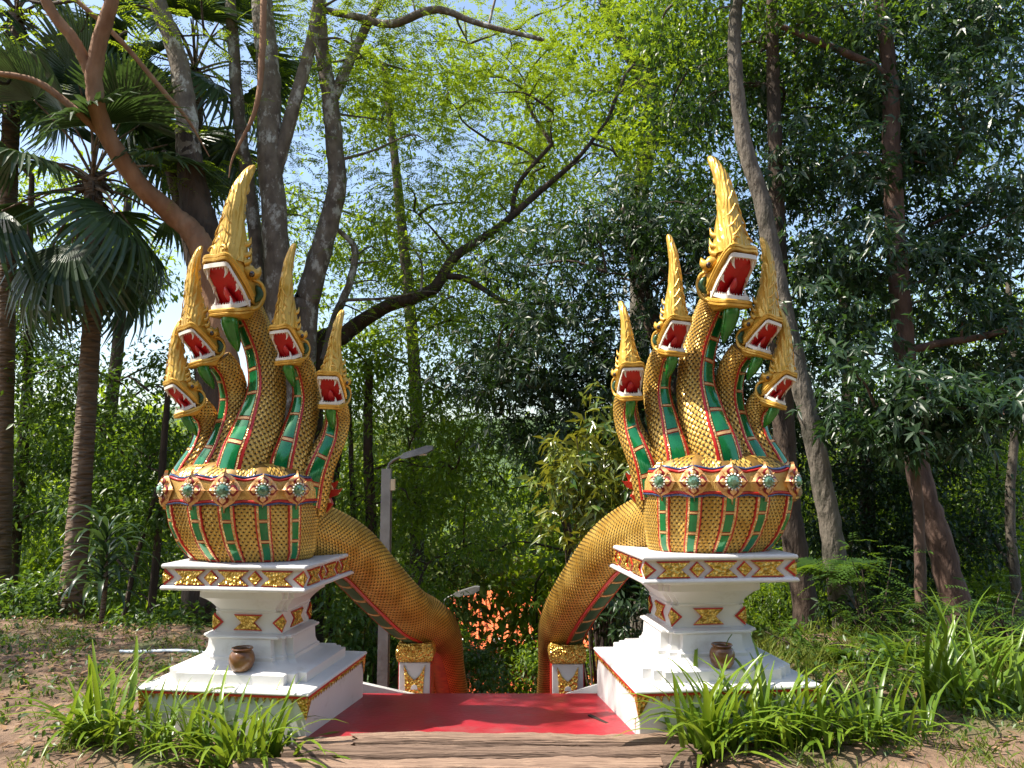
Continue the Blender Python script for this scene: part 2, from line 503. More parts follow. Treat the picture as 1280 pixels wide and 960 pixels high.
def pedestal(cx, cy, rz, S, label):
    root = empty('pedestal', (cx, cy, 0), label, 'pedestal', 'white pedestals flanking the landing', rz)
    root.scale = (S, S, S)
    mb = MB()
    mb.rings(stack([(0.525, -0.2), (0.525, 0.236)]))
    mb.build('base_block', 'white', root)
    mb = MB(); mb.rings(stack([(0.542, 0.238), (0.546, 0.246), (0.54, 0.258), (0.45, 0.268)]))
    mb.build('base_ledge', 'white', root)
    mb = MB()
    R = 0.052
    mb.rings(stack([(0.45, 0.262), (0.45, 0.325), (0.444, 0.330), (0.40, 0.337), (0.355, 0.348), (0.325, 0.362), (0.312, 0.372), (0.311, 0.392), (0.300, 0.400), (0.290, 0.43), (0.286, 0.50)], R))
    mb.build('stepped_plinth', 'white', root, smooth=0.6)
    mb = MB()
    mb.rings(stack([(0.292, 0.502), (0.296, 0.51), (0.292, 0.519), (0.245, 0.527)], 0.03))
    mb.build('plinth_cap', 'white', root, smooth=0.6)
    mb = MB()
    mb.rings(stack([(0.225, 0.52), (0.225, 0.66)], 0.0))
    mb.build('waist_block', 'white', root)
    mb = MB()
    mb.rings(stack([(0.238, 0.655), (0.246, 0.665), (0.242, 0.676), (0.250, 0.69), (0.268, 0.712), (0.292, 0.735), (0.312, 0.748), (0.318, 0.752), (0.318, 0.79), (0.328, 0.80), (0.345, 0.818)], 0.028))
    mb.build('flared_capital', 'white', root, smooth=0.6)
    mb = MB()
    mb.rings(stack([(0.468, 0.82), (0.474, 0.832), (0.466, 0.846), (0.447, 0.85), (0.447, 0.948), (0.466, 0.952), (0.472, 0.965), (0.466, 0.98)]))
    mb.build('top_slab', 'white', root)
    hg = lambda ww, hh: [(-ww, -hh), (ww, -hh), (ww * 0.46, 0), (ww, hh), (-ww, hh), (-ww * 0.46, 0)]
    dm = lambda ww, hh: [(0, -hh), (ww, 0), (0, hh), (-ww, 0)]
    zc = 0.899
    protos = [panel('hourglass_panel', hg(0.094, 0.040), 0.447, root, zc, u) for u in (-0.285, 0, 0.285)]
    protos += [panel('diamond_panel', dm(0.040, 0.038), 0.447, root, zc, u) for u in (-0.143, 0.143)]
    protos.append(panel('waist_panel', hg(0.088, 0.042), 0.225, root, 0.592, 0.0))
    # diamonds folded round the corners (slab and waist)
    def corner(hw, z, ww, hh):
        mb = MB()
        for grow, d, mi in ((0.0, 0.012, 0), (0.013, 0.007, 1)):
            w_, h_ = ww + grow, hh + grow
            q = hw + d
            mb.add([(q, -q, z - h_), (q, -q, z + h_), (q - w_, -q, z), (q, -q + w_, z), (q - w_, -hw + .004, z), (hw - .004, -q + w_, z)],
                   [(0, 1, 2), (0, 3, 1)], mi)
        return mb.build('corner_diamond', ['gold_relief', 'red'], root, recalc=False)
    protos += [corner(0.447, zc, 0.055, 0.040), corner(0.225, 0.592, 0.055, 0.046)]
    # hanging gold points below the base ledge
    mb = MB()
    for u in np.arange(-0.44, 0.441, 0.044):
        h_ = 0.050
        mb.add([(u - 0.021, -0.528, 0.236), (u + 0.021, -0.528, 0.236), (u, -0.531, 0.236 - h_), (u, -0.544, 0.222)],
               [(0, 1, 3), (1, 2, 3), (2, 0, 3)])
    pr = mb.build('hanging_points', 'gold_relief', root); pr['kind'] = 'stuff'
    mb = MB(); mb.box((0, -0.534, 0.231), (0.525, 0.006, 0.0065))
    protos += [pr, mb.build('red_line', 'red', root)]
    mb = MB()
    q = 0.537
    mb.add([(q, -q, 0.236), (q - 0.085, -q, 0.236), (q, -q + 0.085, 0.236), (0.528, -0.528, 0.10), (0.526, -0.50, 0.236), (0.50, -0.526, 0.236)],
           [(0, 1, 3), (0, 3, 2)])
    protos.append(mb.build('corner_pendant', 'gold_relief', root, recalc=False))
    for p in protos:
        for k in (1, 2, 3):
            share(p, root, k * PI / 2)
    bv = None
    for o in root.children:
        if o.name.split('.')[0] in ('base_block', 'top_slab', 'waist_block', 'base_ledge'):
            md = o.modifiers.new('bevel', 'BEVEL'); md.width = 0.006; md.segments = 2; md.limit_method = 'ANGLE'
    return root


PED_L = pedestal(-1.44, 5.30, math.radians(-7.5), 1.0, 'white tiered pedestal under the naga that looks away left of the stairs, sunlit front ledge')
PED_R = pedestal(1.455, 5.33, math.radians(6.5), 1.06, 'white tiered pedestal with shaded blue-white front ledges, right of the stairs')

# ------------------------------------------------------------------ naga statues
def path_surface(P, R, yaw, n=80, belly=None):
    """P control points, R radii, yaw degrees (start, end) of the belly direction -> vectorised surface f(theta, s, h)"""
    C = catmull(P, n); r = catmull(np.array(R, float)[:, None], n)[:, 0]
    T = unit(np.gradient(C, axis=0))
    s = np.linspace(0, 1, n)
    if belly is None:
        ya = np.radians(np.interp(s, np.linspace(0, 1, len(yaw)), yaw))
        Fd = np.stack([np.sin(ya), -np.cos(ya), np.zeros(n)], 1)
    else:
        bb = np.asarray(belly, float)
        Fd = np.stack([np.interp(s, np.linspace(0, 1, len(bb)), bb[:, k]) for k in range(3)], 1)
    b = unit(Fd - T * np.sum(Fd * T, 1)[:, None])
    sd = np.cross(T, b)
    L = np.linalg.norm(np.diff(C, axis=0), axis=1).sum()
    def f(th, q, h):
        th, q, h = np.broadcast_arrays(np.asarray(th, float), np.asarray(q, float), np.asarray(h, float))
        x = q * (n - 1)
        ip = lambda A: np.stack([np.interp(x, np.arange(n), A[:, k]) for k in range(3)], -1)
        rr = np.interp(x, np.arange(n), r) + h
        return ip(C) + (np.cos(th) * rr)[..., None] * ip(b) + (np.sin(th) * rr)[..., None] * ip(sd)
    f.L = L; f.r = r; f.C = C
    return f


def surf_grid(f, t0, t1, s0, s1, h, nt, ns, wrap=False):
    th = np.linspace(t0, t1, nt, endpoint=not wrap)
    ss = np.linspace(s0, s1, ns)
    TH, SS = np.meshgrid(th, ss)
    return f(TH, SS, h)


def slab_patch(mb, f, t0, t1, s0, s1, h0, h1, nt=4, ns=8, mi=0):
    top = surf_grid(f, t0, t1, s0, s1, h1, nt, ns).reshape(-1, 3)
    bot = surf_grid(f, t0, t1, s0, s1, h0, nt, ns).reshape(-1, 3)
    F_ = []
    for i in range(ns - 1):
        for j in range(nt - 1):
            a = i * nt + j
            F_.append((a, a + 1, a + nt + 1, a + nt))
    edge = [j for j in range(nt)] + [i * nt + nt - 1 for i in range(1, ns)] + [(ns - 1) * nt + j for j in range(nt - 2, -1, -1)] + [i * nt for i in range(ns - 2, 0, -1)]
    N = nt * ns
    for k in range(len(edge)):
        a, b = edge[k], edge[(k + 1) % len(edge)]
        F_.append((a, b, b + N, a + N))
    mb.add(np.vstack([top, bot]), F_, mi)


def scales(f, t0, t1, s0, s1, nt, ns, hs=0.006, dot=0.30, mask=None):
    """a lattice of raised scales, each with a dark hollow at its tip (material 1)"""
    mb = MB()
    du = (t1 - t0) / nt; dv = (s1 - s0) / ns
    us, vs_ = [], []
    for j in range(ns + 1):
        off = 0.5 * (j % 2)
        for i in range(nt + (0 if j % 2 else 1)):
            us.append(t0 + (i + off) * du); vs_.append(s0 + j * dv)
    u = np.array(us); v = np.array(vs_)
    if mask is not None:
        k = mask(u, v); u, v = u[k], v[k]
    cl = lambda x: np.clip(x, s0, s1); ct = lambda x: np.clip(x, t0, t1)
    Lp = f(ct(u - .5 * du), v, 0.0005); Rp = f(ct(u + .5 * du), v, 0.0005)
    Tp = f(u, cl(v + dv), 0.0); Bp = f(u, cl(v - dv), hs); Cp = f(u, cl(v - .15 * dv), hs)
    n = len(u)
    V_ = np.stack([Lp, Tp, Rp, Bp, Cp], 1).reshape(-1, 3)
    k = np.arange(n)[:, None] * 5
    F_ = np.vstack([k + np.array(q) for q in ((0, 4, 1), (1, 4, 2), (2, 4, 3), (3, 4, 0))])
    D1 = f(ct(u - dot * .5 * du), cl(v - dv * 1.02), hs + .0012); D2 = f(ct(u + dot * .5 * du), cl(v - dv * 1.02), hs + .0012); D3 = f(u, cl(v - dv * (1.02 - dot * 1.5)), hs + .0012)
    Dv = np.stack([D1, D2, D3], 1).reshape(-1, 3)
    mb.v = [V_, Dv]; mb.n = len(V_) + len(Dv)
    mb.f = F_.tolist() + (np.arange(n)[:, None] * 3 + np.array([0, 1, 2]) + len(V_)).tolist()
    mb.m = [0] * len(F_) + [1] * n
    return mb


def belly(f, part, s0, s1, npan, org, T, green='green', g=0.29, ch=0.42, rd=0.52, hs=0.0, gscale=None):
    """the strip of green glass panels between beaded gold channels and red lines, all pieces under part"""
    mb = MB()
    for sg in (-1, 1):
        slab_patch(mb, f, sg * ch, sg * rd, s0, s1, -0.01, 0.012 + hs, 3, 40)
    slab_patch(mb, f, -ch, ch, s0, s1, -0.01, 0.004 + hs, 6, 40)
    mb.build('red_border', 'red', part, org, T, 0.7)
    for sg in (-1, 1):
        mb = MB(); slab_patch(mb, f, sg * (g + .035), sg * (ch - .03), s0, s1, 0.0, 0.010 + hs, 3, 40)
        mb.build('bead_channel', 'channel', part, org, T, 0.7)
    ds = (s1 - s0) / npan
    for i in range(npan):
        a, b = s0 + i * ds, s0 + (i + 1) * ds
        mb = MB(); slab_patch(mb, f, -g, g, a + ds * .09, b - ds * .09, 0.0, 0.010 + hs, 4, 7)
        mb.build('belly_panel', green, part, org, T, 0.7)
        if i:
            mb = MB(); slab_patch(mb, f, -g, g, a - ds * .045, a + ds * .045, 0.0, 0.012 + hs, 4, 2)
            mb.build('belly_divider', 'petal', part, org, T, 0.7)


def hull(pts, name, mat, parent, org, T, bevel=0.006):
    bm = bmesh.new()
    P = np.asarray(pts, float)
    if T is not None: P = T(P)
    P = P - np.asarray(org)
    for p in P: bm.verts.new(p)
    r = bmesh.ops.convex_hull(bm, input=bm.verts)
    bmesh.ops.delete(bm, geom=[v for v in bm.verts if not v.link_faces], context='VERTS')
    bmesh.ops.recalc_face_normals(bm, faces=bm.faces)
    me = bpy.data.meshes.new(name); bm.to_mesh(me); bm.free()
    me.polygons.foreach_set('use_smooth', np.ones(len(me.polygons), bool))
    me.set_sharp_from_angle(angle=0.7)
    o = link(name, me, mat, parent)
    if bevel:
        md = o.modifiers.new('bevel', 'BEVEL'); md.width = bevel; md.segments = 2; md.limit_method = 'ANGLE'
    return o


def head(c, yaw, roll, k, kc, root, org, T, pitch=0.0):
    """open-mouthed naga head; local x across, y forward, z up, mouth centre at (0,.05,.15)"""
    ya = math.radians(yaw)
    fwd = np.array([math.sin(ya), -math.cos(ya), 0]); lat = np.array([math.cos(ya), math.sin(ya), 0]); up = np.array([0, 0, 1.0])
    pr = math.radians(pitch)
    f2 = fwd * math.cos(pr) + up * math.sin(pr); u2 = up * math.cos(pr) - fwd * math.sin(pr)
    ro = math.radians(roll)
    def W(P):
        P = np.asarray(P, float).reshape(-1, 3)
        q = (P - np.array([0, 0.05, 0.15])) * k
        v = q[:, :1] * lat + q[:, 1:2] * f2 + q[:, 2:3] * u2
        x = v[:, 0] * math.cos(ro) + v[:, 2] * math.sin(ro); z = -v[:, 0] * math.sin(ro) + v[:, 2] * math.cos(ro)
        return np.stack([x, v[:, 1], z], 1) + c
    def X(P): return T(W(P))
    UL, UR = (-.112, .19, .30), (.112, .19, .30)
    CL, CR = (-.124, -.005, .055), (.124, -.005, .055)
    DL, DR = (-.098, .115, .0), (.098, .115, .0)
    # skull: everything above the palate
    sk = hull(X([(-.118, .185, .315), (.118, .185, .315), (-.128, -.015, .08), (.128, -.015, .08), (-.112, .18, .36), (.112, .18, .36),
                 (-.11, -.08, .31), (.11, -.08, .31), (-.07, -.13, .30), (.07, -.13, .30), (-.10, -.14, .15), (.10, -.14, .15),
                 (-.12, -.06, .06), (.12, -.06, .06), (-.08, -.12, .03), (.08, -.12, .03), (0, .08, .40), (0, -.04, .40)]),
              'head', 'gold', root, org, None, 0.008 * k)
    def sub(mb, name, mat, sm=0.7): return mb.build(name, mat, sk, org, X, sm)
    # lower jaw with its ledge
    hull(X([(-.108, .128, -.010), (.108, .128, -.010), (-.125, -.03, .030), (.125, -.03, .030), (-.125, -.09, .04), (.125, -.09, .04),
            (-.10, .12, -.05), (.10, .12, -.05), (-.085, -.05, -.045), (.085, -.05, -.045)]), 'lower_jaw', 'gold', sk, org, None, 0.006 * k)
    mb = MB()
    for rr, zz in ((.016, -.012), (.013, -.036)):
        pts = [(-.126, -.05, .05 + zz), (-.122, .04, .018 + zz), (-.106, .125, .0 + zz), (0, .134, .0 + zz), (.106, .125, .0 + zz), (.122, .04, .018 + zz), (.126, -.05, .05 + zz)]
        mb.rings(tube_rings(catmull(pts, 25), [rr] * 25, 6))
    sub(mb, 'jaw_moulding', 'gold')
    mb = MB()
    for rr, zz, oo in ((.014, .325, .004), (.017, .350, -.002)):
        pts = [(-.134, -.03, zz - .235), (-.132, .07, zz - .115), (-.120 - oo, .195, zz), (0, .205 + oo, zz + .002), (.120 + oo, .195, zz), (.132, .07, zz - .115), (.134, -.03, zz - .235)]
        mb.rings(tube_rings(catmull(pts, 25), [rr] * 25, 6))
    sub(mb, 'lip_moulding', 'gold')
    # red mouth lining: palate, floor and throat
    mb = MB()
    pal = [(-.110, .196, .300), (.110, .196, .300), (.116, .012, .060), (-.116, .012, .060)]
    flo = [(-.098, .122, .004), (.098, .122, .004), (.116, -.03, .045), (-.116, -.03, .045)]
    thr = [(0, -.03, .055)]
    mb.add(pal + flo + thr, [(0, 1, 2, 3), (4, 7, 6, 5), (3, 2, 8), (7, 8, 6), (2, 6, 8), (3, 8, 7)])
    # cheek webs between the jaws, seen from inside
    for sg in (-1, 1):
        mb.add([(sg * .114, .09, .165), (sg * .118, .005, .06), (sg * .112, .045, .03), (sg * .116, -.01, .045), (sg * .110, .055, .09)],
               [(0, 1, 4), (4, 1, 3), (4, 3, 2)])
    o = mb.build('mouth_lining', 'mouth', sk, org, X, None, recalc=False)
    # ivory gums along both jaws
    mb = MB()
    def gum(pts, dz, th):
        P = catmull(pts, 33)
        out = P.copy(); cen = np.array([0, .04, 0])
        nrm = unit((P - cen) * np.array([1, 1, 0]))
        A = P + nrm * th; B = P - nrm * th * .4
        rings = [np.array([A[i], B[i], B[i] + (0, 0, dz), A[i] + (0, 0, dz)]) for i in range(len(P))]
        mb.rings(rings)
        return P, nrm
    up_pts = [CL, (-.123, .06, .15), (-.118, .14, .245), UL, (-.06, .204, .304), (.06, .204, .304), UR, (.118, .14, .245), (.123, .06, .15), CR]
    lo_pts = [CL, (-.119, .03, .035), (-.110, .08, .012), DL, (-.05, .122, .0), (.05, .122, .0), DR, (.110, .08, .012), (.119, .03, .035), CR]
    PU, NU = gum(up_pts, -.030, .012)
    PL, NL = gum(lo_pts, .030, .010)
    sub(mb, 'gums', 'ivory')
    mb = MB()
    def tooth(p, d, wd, ln):
        p = np.asarray(p, float)
        mb.add([p + (-wd, 0, 0), p + (0, wd, 0), p + (wd, 0, 0), p + (0, -wd, 0), p + np.array([0, 0, d * ln])], [(0, 1, 4), (1, 2, 4), (2, 3, 4), (3, 0, 4)])
    for t in np.linspace(0.05, .95, 30):
        i = t * 32; p = np.array([np.interp(i, np.arange(33), PU[:, q]) for q in range(3)])
        tooth(p + (0, 0, -.026), -1, .0065, .022)
        p = np.array([np.interp(i, np.arange(33), PL[:, q]) for q in range(3)])
        tooth(p + (0, 0, .027), 1, .0065, .020)
    o = sub(mb, 'small_teeth', 'ivory', None); o['kind'] = 'stuff'
    for x, y, z, d, ln in ((-.092, .183, .275, -1, .075), (.092, .183, .275, -1, .075), (-.080, .112, .02, 1, .07), (.080, .112, .02, 1, .07),
                           (-.119, .10, .175, -1, .055), (.119, .10, .175, -1, .055)):
        mb = MB()
        P = catmull([(x, y, z), (x * .97, y - .004, z + d * ln * .55), (x * .90, y + .006, z + d * ln)], 6)
        mb.rings(tube_rings(P, [.015, .0135, .011, .008, .005, .001], 6))
        sub(mb, 'fang', 'ivory', 1.2)
    mb = MB()
    P = catmull([(.0, -.02, .05), (.0, .04, .085), (.004, .085, .115), (.010, .115, .16)], 10)
    mb.rings(tube_rings(P, [.05, .052, .052, .05, .048, .045, .04, .033, .024, .008], 10, flat=.45))
    sub(mb, 'tongue', 'tongue', 1.2)
    # eyes on horned brows, cheek curls
    for sg in (-1, 1):
        mb = MB()
        P = catmull([(sg * .09, .02, .30), (sg * .125, -.01, .275), (sg * .150, -.04, .285), (sg * .155, -.055, .33)], 9)
        mb.rings(tube_rings(P, [.045, .05, .052, .05, .045, .036, .026, .015, .003], 8))
        ey = sub(mb, 'brow', 'gold', 1.2)
        mb = MB(); mb.rings(lathe([(.0006, -.024), (.012, -.021), (.02, -.011), (.023, 0), (.02, .011), (.012, .021), (.0006, .024)], 12, (sg * .150, .012, .262)))
        sub(mb, 'eye', 'eye', 3.1)
        mb = MB()
        P = catmull([(sg * .12, -.03, .235), (sg * .140, -.085, .215), (sg * .148, -.112, .145), (sg * .140, -.09, .06), (sg * .128, -.03, .02), (sg * .124, .02, .02)], 18)
        mb.rings(tube_rings(P, np.interp(np.linspace(0, 1, 18), [0, .3, .7, 1], [.010, .017, .017, .006]), 7))
        sub(mb, 'cheek_curl', 'gold', 1.2)
        mb = MB()
        P = catmull([(sg * .122, -.06, .20), (sg * .132, -.095, .14), (sg * .122, -.06, .08)], 8)
        mb.rings(tube_rings(P, [.006, .02, .027, .03, .03, .027, .02, .006], 7))
        sub(mb, 'cheek_glass', 'green_dull', 1.2)
    # green throat bag
    mb = MB()
    P = catmull([(0, .05, -.03), (0, .04, -.08), (0, .01, -.15), (0, -.03, -.22), (0, -.05, -.27)], 14)
    mb.rings(tube_rings(P, np.interp(np.linspace(0, 1, 14), [0, .25, .6, 1], [.056, .060, .046, .008]), 10))
    sub(mb, 'throat_bag', 'throat', 1.2)
    # flame crest: carved horn rising from the snout
    zk = kc / k
    mb = MB()
    cl = np.array([(0, .092, .335), (0, .088, .40), (0, .078, .50), (0, .080, .62), (0, .068, .73), (0, .035, .84), (0, -.015, .93), (0, -.05, .985), (0, -.062, 1.0)], float)
    cl[:, 2] = .335 + (cl[:, 2] - .335) * zk
    wx = [.130, .118, .090, .068, .056, .048, .040, .026, .010]
    wy = [.124, .120, .096, .074, .060, .050, .040, .024, .010]
    CLn = catmull(cl, 34)
    s_ = np.linspace(0, 1, 34); s9 = np.linspace(0, 1, 9)
    aa = np.arange(16) * 2 * PI / 16
    rings = []
    for i in range(34):
        a_, b_ = np.interp(s_[i], s9, wx), np.interp(s_[i], s9, wy)
        lob = 1 + .10 * (.5 - ((s_[i] * 5.2) % 1.0)) * (s_[i] > .19) * (s_[i] < .97)
        sq = np.abs(np.cos(aa)) ** .75 * np.sign(np.cos(aa)); cq = np.abs(np.sin(aa)) ** .85 * np.sign(np.sin(aa))
        rings.append(CLn[i] + np.stack([a_ * lob * sq, b_ * lob * cq, 0 * aa], 1))
    mb.rings(rings)
    sub(mb, 'crest', 'gold_carved', 0.9)
    # curls and leaf ridges carved on the crest
    mb = MB()
    for sx_ in (-.052, .052):
        tt = np.linspace(0, 2.3 * PI, 22)
        rad = .034 * (1 - tt / (2.9 * PI))
        P = np.stack([sx_ + np.sign(sx_) * rad * np.cos(tt), np.full(22, .196), .40 + rad * np.sin(tt)], 1)
        mb.rings(tube_rings(P, np.linspace(.010, .005, 22), 5))
    for zz, hw in ((.40, .10), (.47, .092), (.545, .075), (.63, .060), (.71, .05)):
        z_ = .335 + (zz - .335) * zk; dz = .085 * zk
        i = int(np.clip((zz - .335) / .665 * 33, 0, 33)); yc = CLn[i][1]
        for sg in (-1, 1):
            P = catmull([(sg * hw * 1.0, yc + .02, z_), (sg * hw * .62, yc + hw * .95, z_ + dz * .35), (sg * .01, yc + hw * 1.08, z_ + dz)], 9)
            mb.rings(tube_rings(P, np.linspace(.010, .004, 9), 5))
    o = sub(mb, 'crest_carving', 'gold', 1.2); o['kind'] = 'stuff'
    # flame knobs down the back of the crest and head
    mb = MB()
    for q in np.linspace(.02, .62, 9):
        i = int(q * 33); b_ = np.interp(q, s9, wy)
        p = CLn[i] + np.array([0, -b_ * .9, 0])
        P = catmull([p + (0, .02, -.02), p + (0, -.022, .0), p + (0, -.030, .045 * zk)], 6)
        mb.rings(tube_rings(P, [.030, .028, .022, .016, .009, .002], 6))
    for sg in (-1, 1):
        for q in (.04, .14, .24):
            i = int(q * 33); a_ = np.interp(q, s9, wx)
            p = CLn[i] + np.array([sg * a_ * .85, -.06, 0])
            P = catmull([p + (0, .02, -.02), p + (sg * .022, -.01, .0), p + (sg * .024, -.022, .05)], 6)
            mb.rings(tube_rings(P, [.026, .024, .02, .014, .008, .002], 6))
    o = sub(mb, 'flame_knobs', 'gold', 1.2); o['kind'] = 'stuff'
    return sk


def naga(side, label):
    """the left statue is laid out first; the right one is its mirror image about the stairs' axis"""
    left = side < 0
    if left:
        T = lambda P: np.asarray(P, float)
    else:
        def T(P):
            P = np.asarray(P, float).reshape(-1, 3).copy()
            P[:, 0] = -P[:, 0] + 0.022; P[:, 2] = 0.98 + (P[:, 2] - .98) * 1.005 + 0.052
            return P
    base = T(np.array([[-1.50, 5.22, 0.982]]))[0]
    root = empty('naga_statue', base, label, 'statue', 'five-headed naga statues')
    org = base
    # ---- bulb
    zs = np.array([.98, 1.03, 1.10, 1.20, 1.30, 1.38, 1.46, 1.52, 1.57, 1.61, 1.64])
    A_ = np.array([.395, .435, .465, .495, .508, .512, .508, .49, .44, .34, .18])
    B_ = np.array([.27, .295, .32, .345, .36, .365, .36, .345, .31, .25, .14])
    X_ = np.array([-1.51, -1.525, -1.545, -1.565, -1.575, -1.58, -1.58, -1.578, -1.57, -1.565, -1.56])
    Y_ = np.full(11, 5.23)
    ysc = math.radians(-6)
    STR = [math.radians(q) for q in (-48, -18, 6, 31, 56)]
    def fb(th, z, h):
        th, z, h = np.broadcast_arrays(np.asarray(th, float), np.asarray(z, float), np.asarray(h, float))
        a_, b_, x_, y_ = (np.interp(z, zs, q) for q in (A_, B_, X_, Y_))
        lob = np.zeros_like(th)
        for q in STR: lob = np.maximum(lob, np.exp(-((th - q) / .17) ** 2))
        lob = (lob - .5) * .022 * np.clip((z - .98) / .1, 0, 1)
        ex, ey = (a_ + h + lob) * np.sin(th), -(b_ + h + lob) * np.cos(th)
        return np.stack([x_ + ex * math.cos(ysc) - ey * math.sin(ysc), y_ + ex * math.sin(ysc) + ey * math.cos(ysc), z], -1)
    G = [surf_grid(fb, -PI, PI, z, z, -.002, 72, 1, True).reshape(-1, 3) for z in np.concatenate([np.linspace(.98, 1.56, 26), [1.585, 1.61, 1.63, 1.64]])]
    mb = MB(); mb.rings(G)
    bulb = mb.build('hood_bulb', 'under', root, org, T, 1.0)
    def strip_mask(u, v):
        k = np.ones(len(u), bool)
        for q in STR: k &= np.abs(u - q) > .088
        return k & ~((v > 1.355) & (v < 1.5))
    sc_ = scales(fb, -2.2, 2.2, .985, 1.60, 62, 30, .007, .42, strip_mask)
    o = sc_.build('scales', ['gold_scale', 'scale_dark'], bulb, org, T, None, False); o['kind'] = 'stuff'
    for q in STR:
        fs = lambda th, s, h, q=q: fb(np.asarray(th) + q, s, h)
        belly(fs, bulb, .984, 1.37, 3, org, T, g=.050, ch=.082, rd=.098, hs=.004)
    # ---- band and medallions
    mb = MB()
    th = np.linspace(-2.0, 1.75, 90)
    def band_edge(t):
        d = np.min([np.abs(t - q) for q in STR], axis=0)
        return 0.020 * np.clip(1 - d / .20, 0, 1)
    up_ = 1.492 + band_edge(th); lo_ = 1.372 - band_edge(th) * .6
    rows = []
    for i in range(90):
        z4 = np.array([lo_[i], lo_[i], lo_[i] * .5 + up_[i] * .5, up_[i], up_[i]])
        h4 = np.array([0., .020, .026, .020, 0.])
        rows.append(fb(np.full(5, th[i]), z4, h4))
    mb.rings(rows, cap=True, closed=False)
    band = mb.build('band', 'band', root, org, T, 0.9)
    for zz, mt, rr, oz in ((up_, 'red', .010, .004), (up_, 'blue', .009, .020), (lo_, 'red', .010, -.004), (lo_, 'blue', .008, -.019)):
        mb = MB(); mb.rings(tube_rings(fb(th, zz + oz, .018), [rr] * 90, 6)); mb.build('band_edge', mt, band, org, T, 1.2)
    for ki, q in enumerate(STR):
        sc = 1.30 if ki == 2 else 1.15
        c0 = fb(q, 1.435, .026); cx_ = fb(q + .02, 1.435, .026) - fb(q - .02, 1.435, .026); cx_ = cx_ / np.linalg.norm(cx_)
        cz = np.array([0, 0, 1.0]); cn = np.cross(cx_, cz); cn = cn / np.linalg.norm(cn)
        if np.dot(cn, c0 - np.array([-1.57, 5.23, 1.435])) < 0: cn = -cn
        def loc(P, c0=c0, cx_=cx_, cz=cz, cn=cn, sc=sc):
            P = np.asarray(P, float) * sc
            return c0 + P[:, :1] * cx_ + P[:, 1:2] * cz + P[:, 2:3] * cn
        def petal(ang, r0, r1, wd, z0, z1, mb, bend=0.0):
            nn = 9
            tt = np.linspace(0, 1, nn)
            wprof = wd * np.sin(np.clip(tt * 1.15 + .12, 0, 1) * PI) ** .8 * (1 - tt ** 3)
            rr = r0 + (r1 - r0) * tt
            zc_ = z1 - bend * tt ** 2
            ca, sa = math.cos(ang), math.sin(ang)
            Lf = np.stack([rr * ca - wprof * sa, rr * sa + wprof * ca, z0 - bend * tt ** 2], 1)
            Ce = np.stack([rr * ca, rr * sa, zc_], 1)
            Rt = np.stack([rr * ca + wprof * sa, rr * sa - wprof * ca, z0 - bend * tt ** 2], 1)
            V_ = np.vstack([Lf, Ce, Rt]); F_ = []
            for i in range(nn - 1):
                F_ += [(i, i + 1, nn + i + 1, nn + i), (nn + i, nn + i + 1, 2 * nn + i + 1, 2 * nn + i)]
            mb.add(loc(V_), F_)
        mb = MB()
        for a4 in range(4):
            petal(a4 * PI / 2, .015, .108 if a4 % 2 else .102, .056, .0, .020, mb, .012)
        for a4 in range(4):
            petal(a4 * PI / 2 + PI / 4, .015, .070, .036, .004, .018, mb)
        med = mb.build('flower_medallion', 'petal', root, org, T, 0.8, False)
        for a4 in range(4):
            mb = MB(); petal(a4 * PI / 2, .030, .086, .030, .017, .0265, mb, .010)
            pi_ = mb.build('petal_inlay', 'inlay', med, org, T, None, False)
            mb = MB(); petal(a4 * PI / 2, .036, .074, .017, .024, .031, mb, .008)
            mb.build('petal_heart', 'petal', med, org, T, None, False)
        mb = MB()
        for a8 in range(14):
            aa = a8 * 2 * PI / 14
            P0 = np.array([[.036 * math.cos(aa), .036 * math.sin(aa), .030]])
            sp = np.array([(0, 0, .007), (.007, 0, 0), (0, .007, 0), (-.007, 0, 0), (0, -.007, 0)])
            mb.add(loc(P0 + sp), [(0, 1, 2), (0, 2, 3), (0, 3, 4), (0, 4, 1)])
        o = mb.build('bead_ring', 'ivory', med, org, T, None, False); o['kind'] = 'stuff'
        mb = MB()
        pr_ = []
        for r_, z_ in ((.033, .020), (.033, .030), (.022, .043), (.010, .047)):
            aa = np.arange(8) * PI / 4
            pr_.append(loc(np.stack([r_ * np.cos(aa), r_ * np.sin(aa), np.full(8, z_)], 1)))
        mb.rings(pr_); mb.build('gem', 'gem', med, org, T, None)
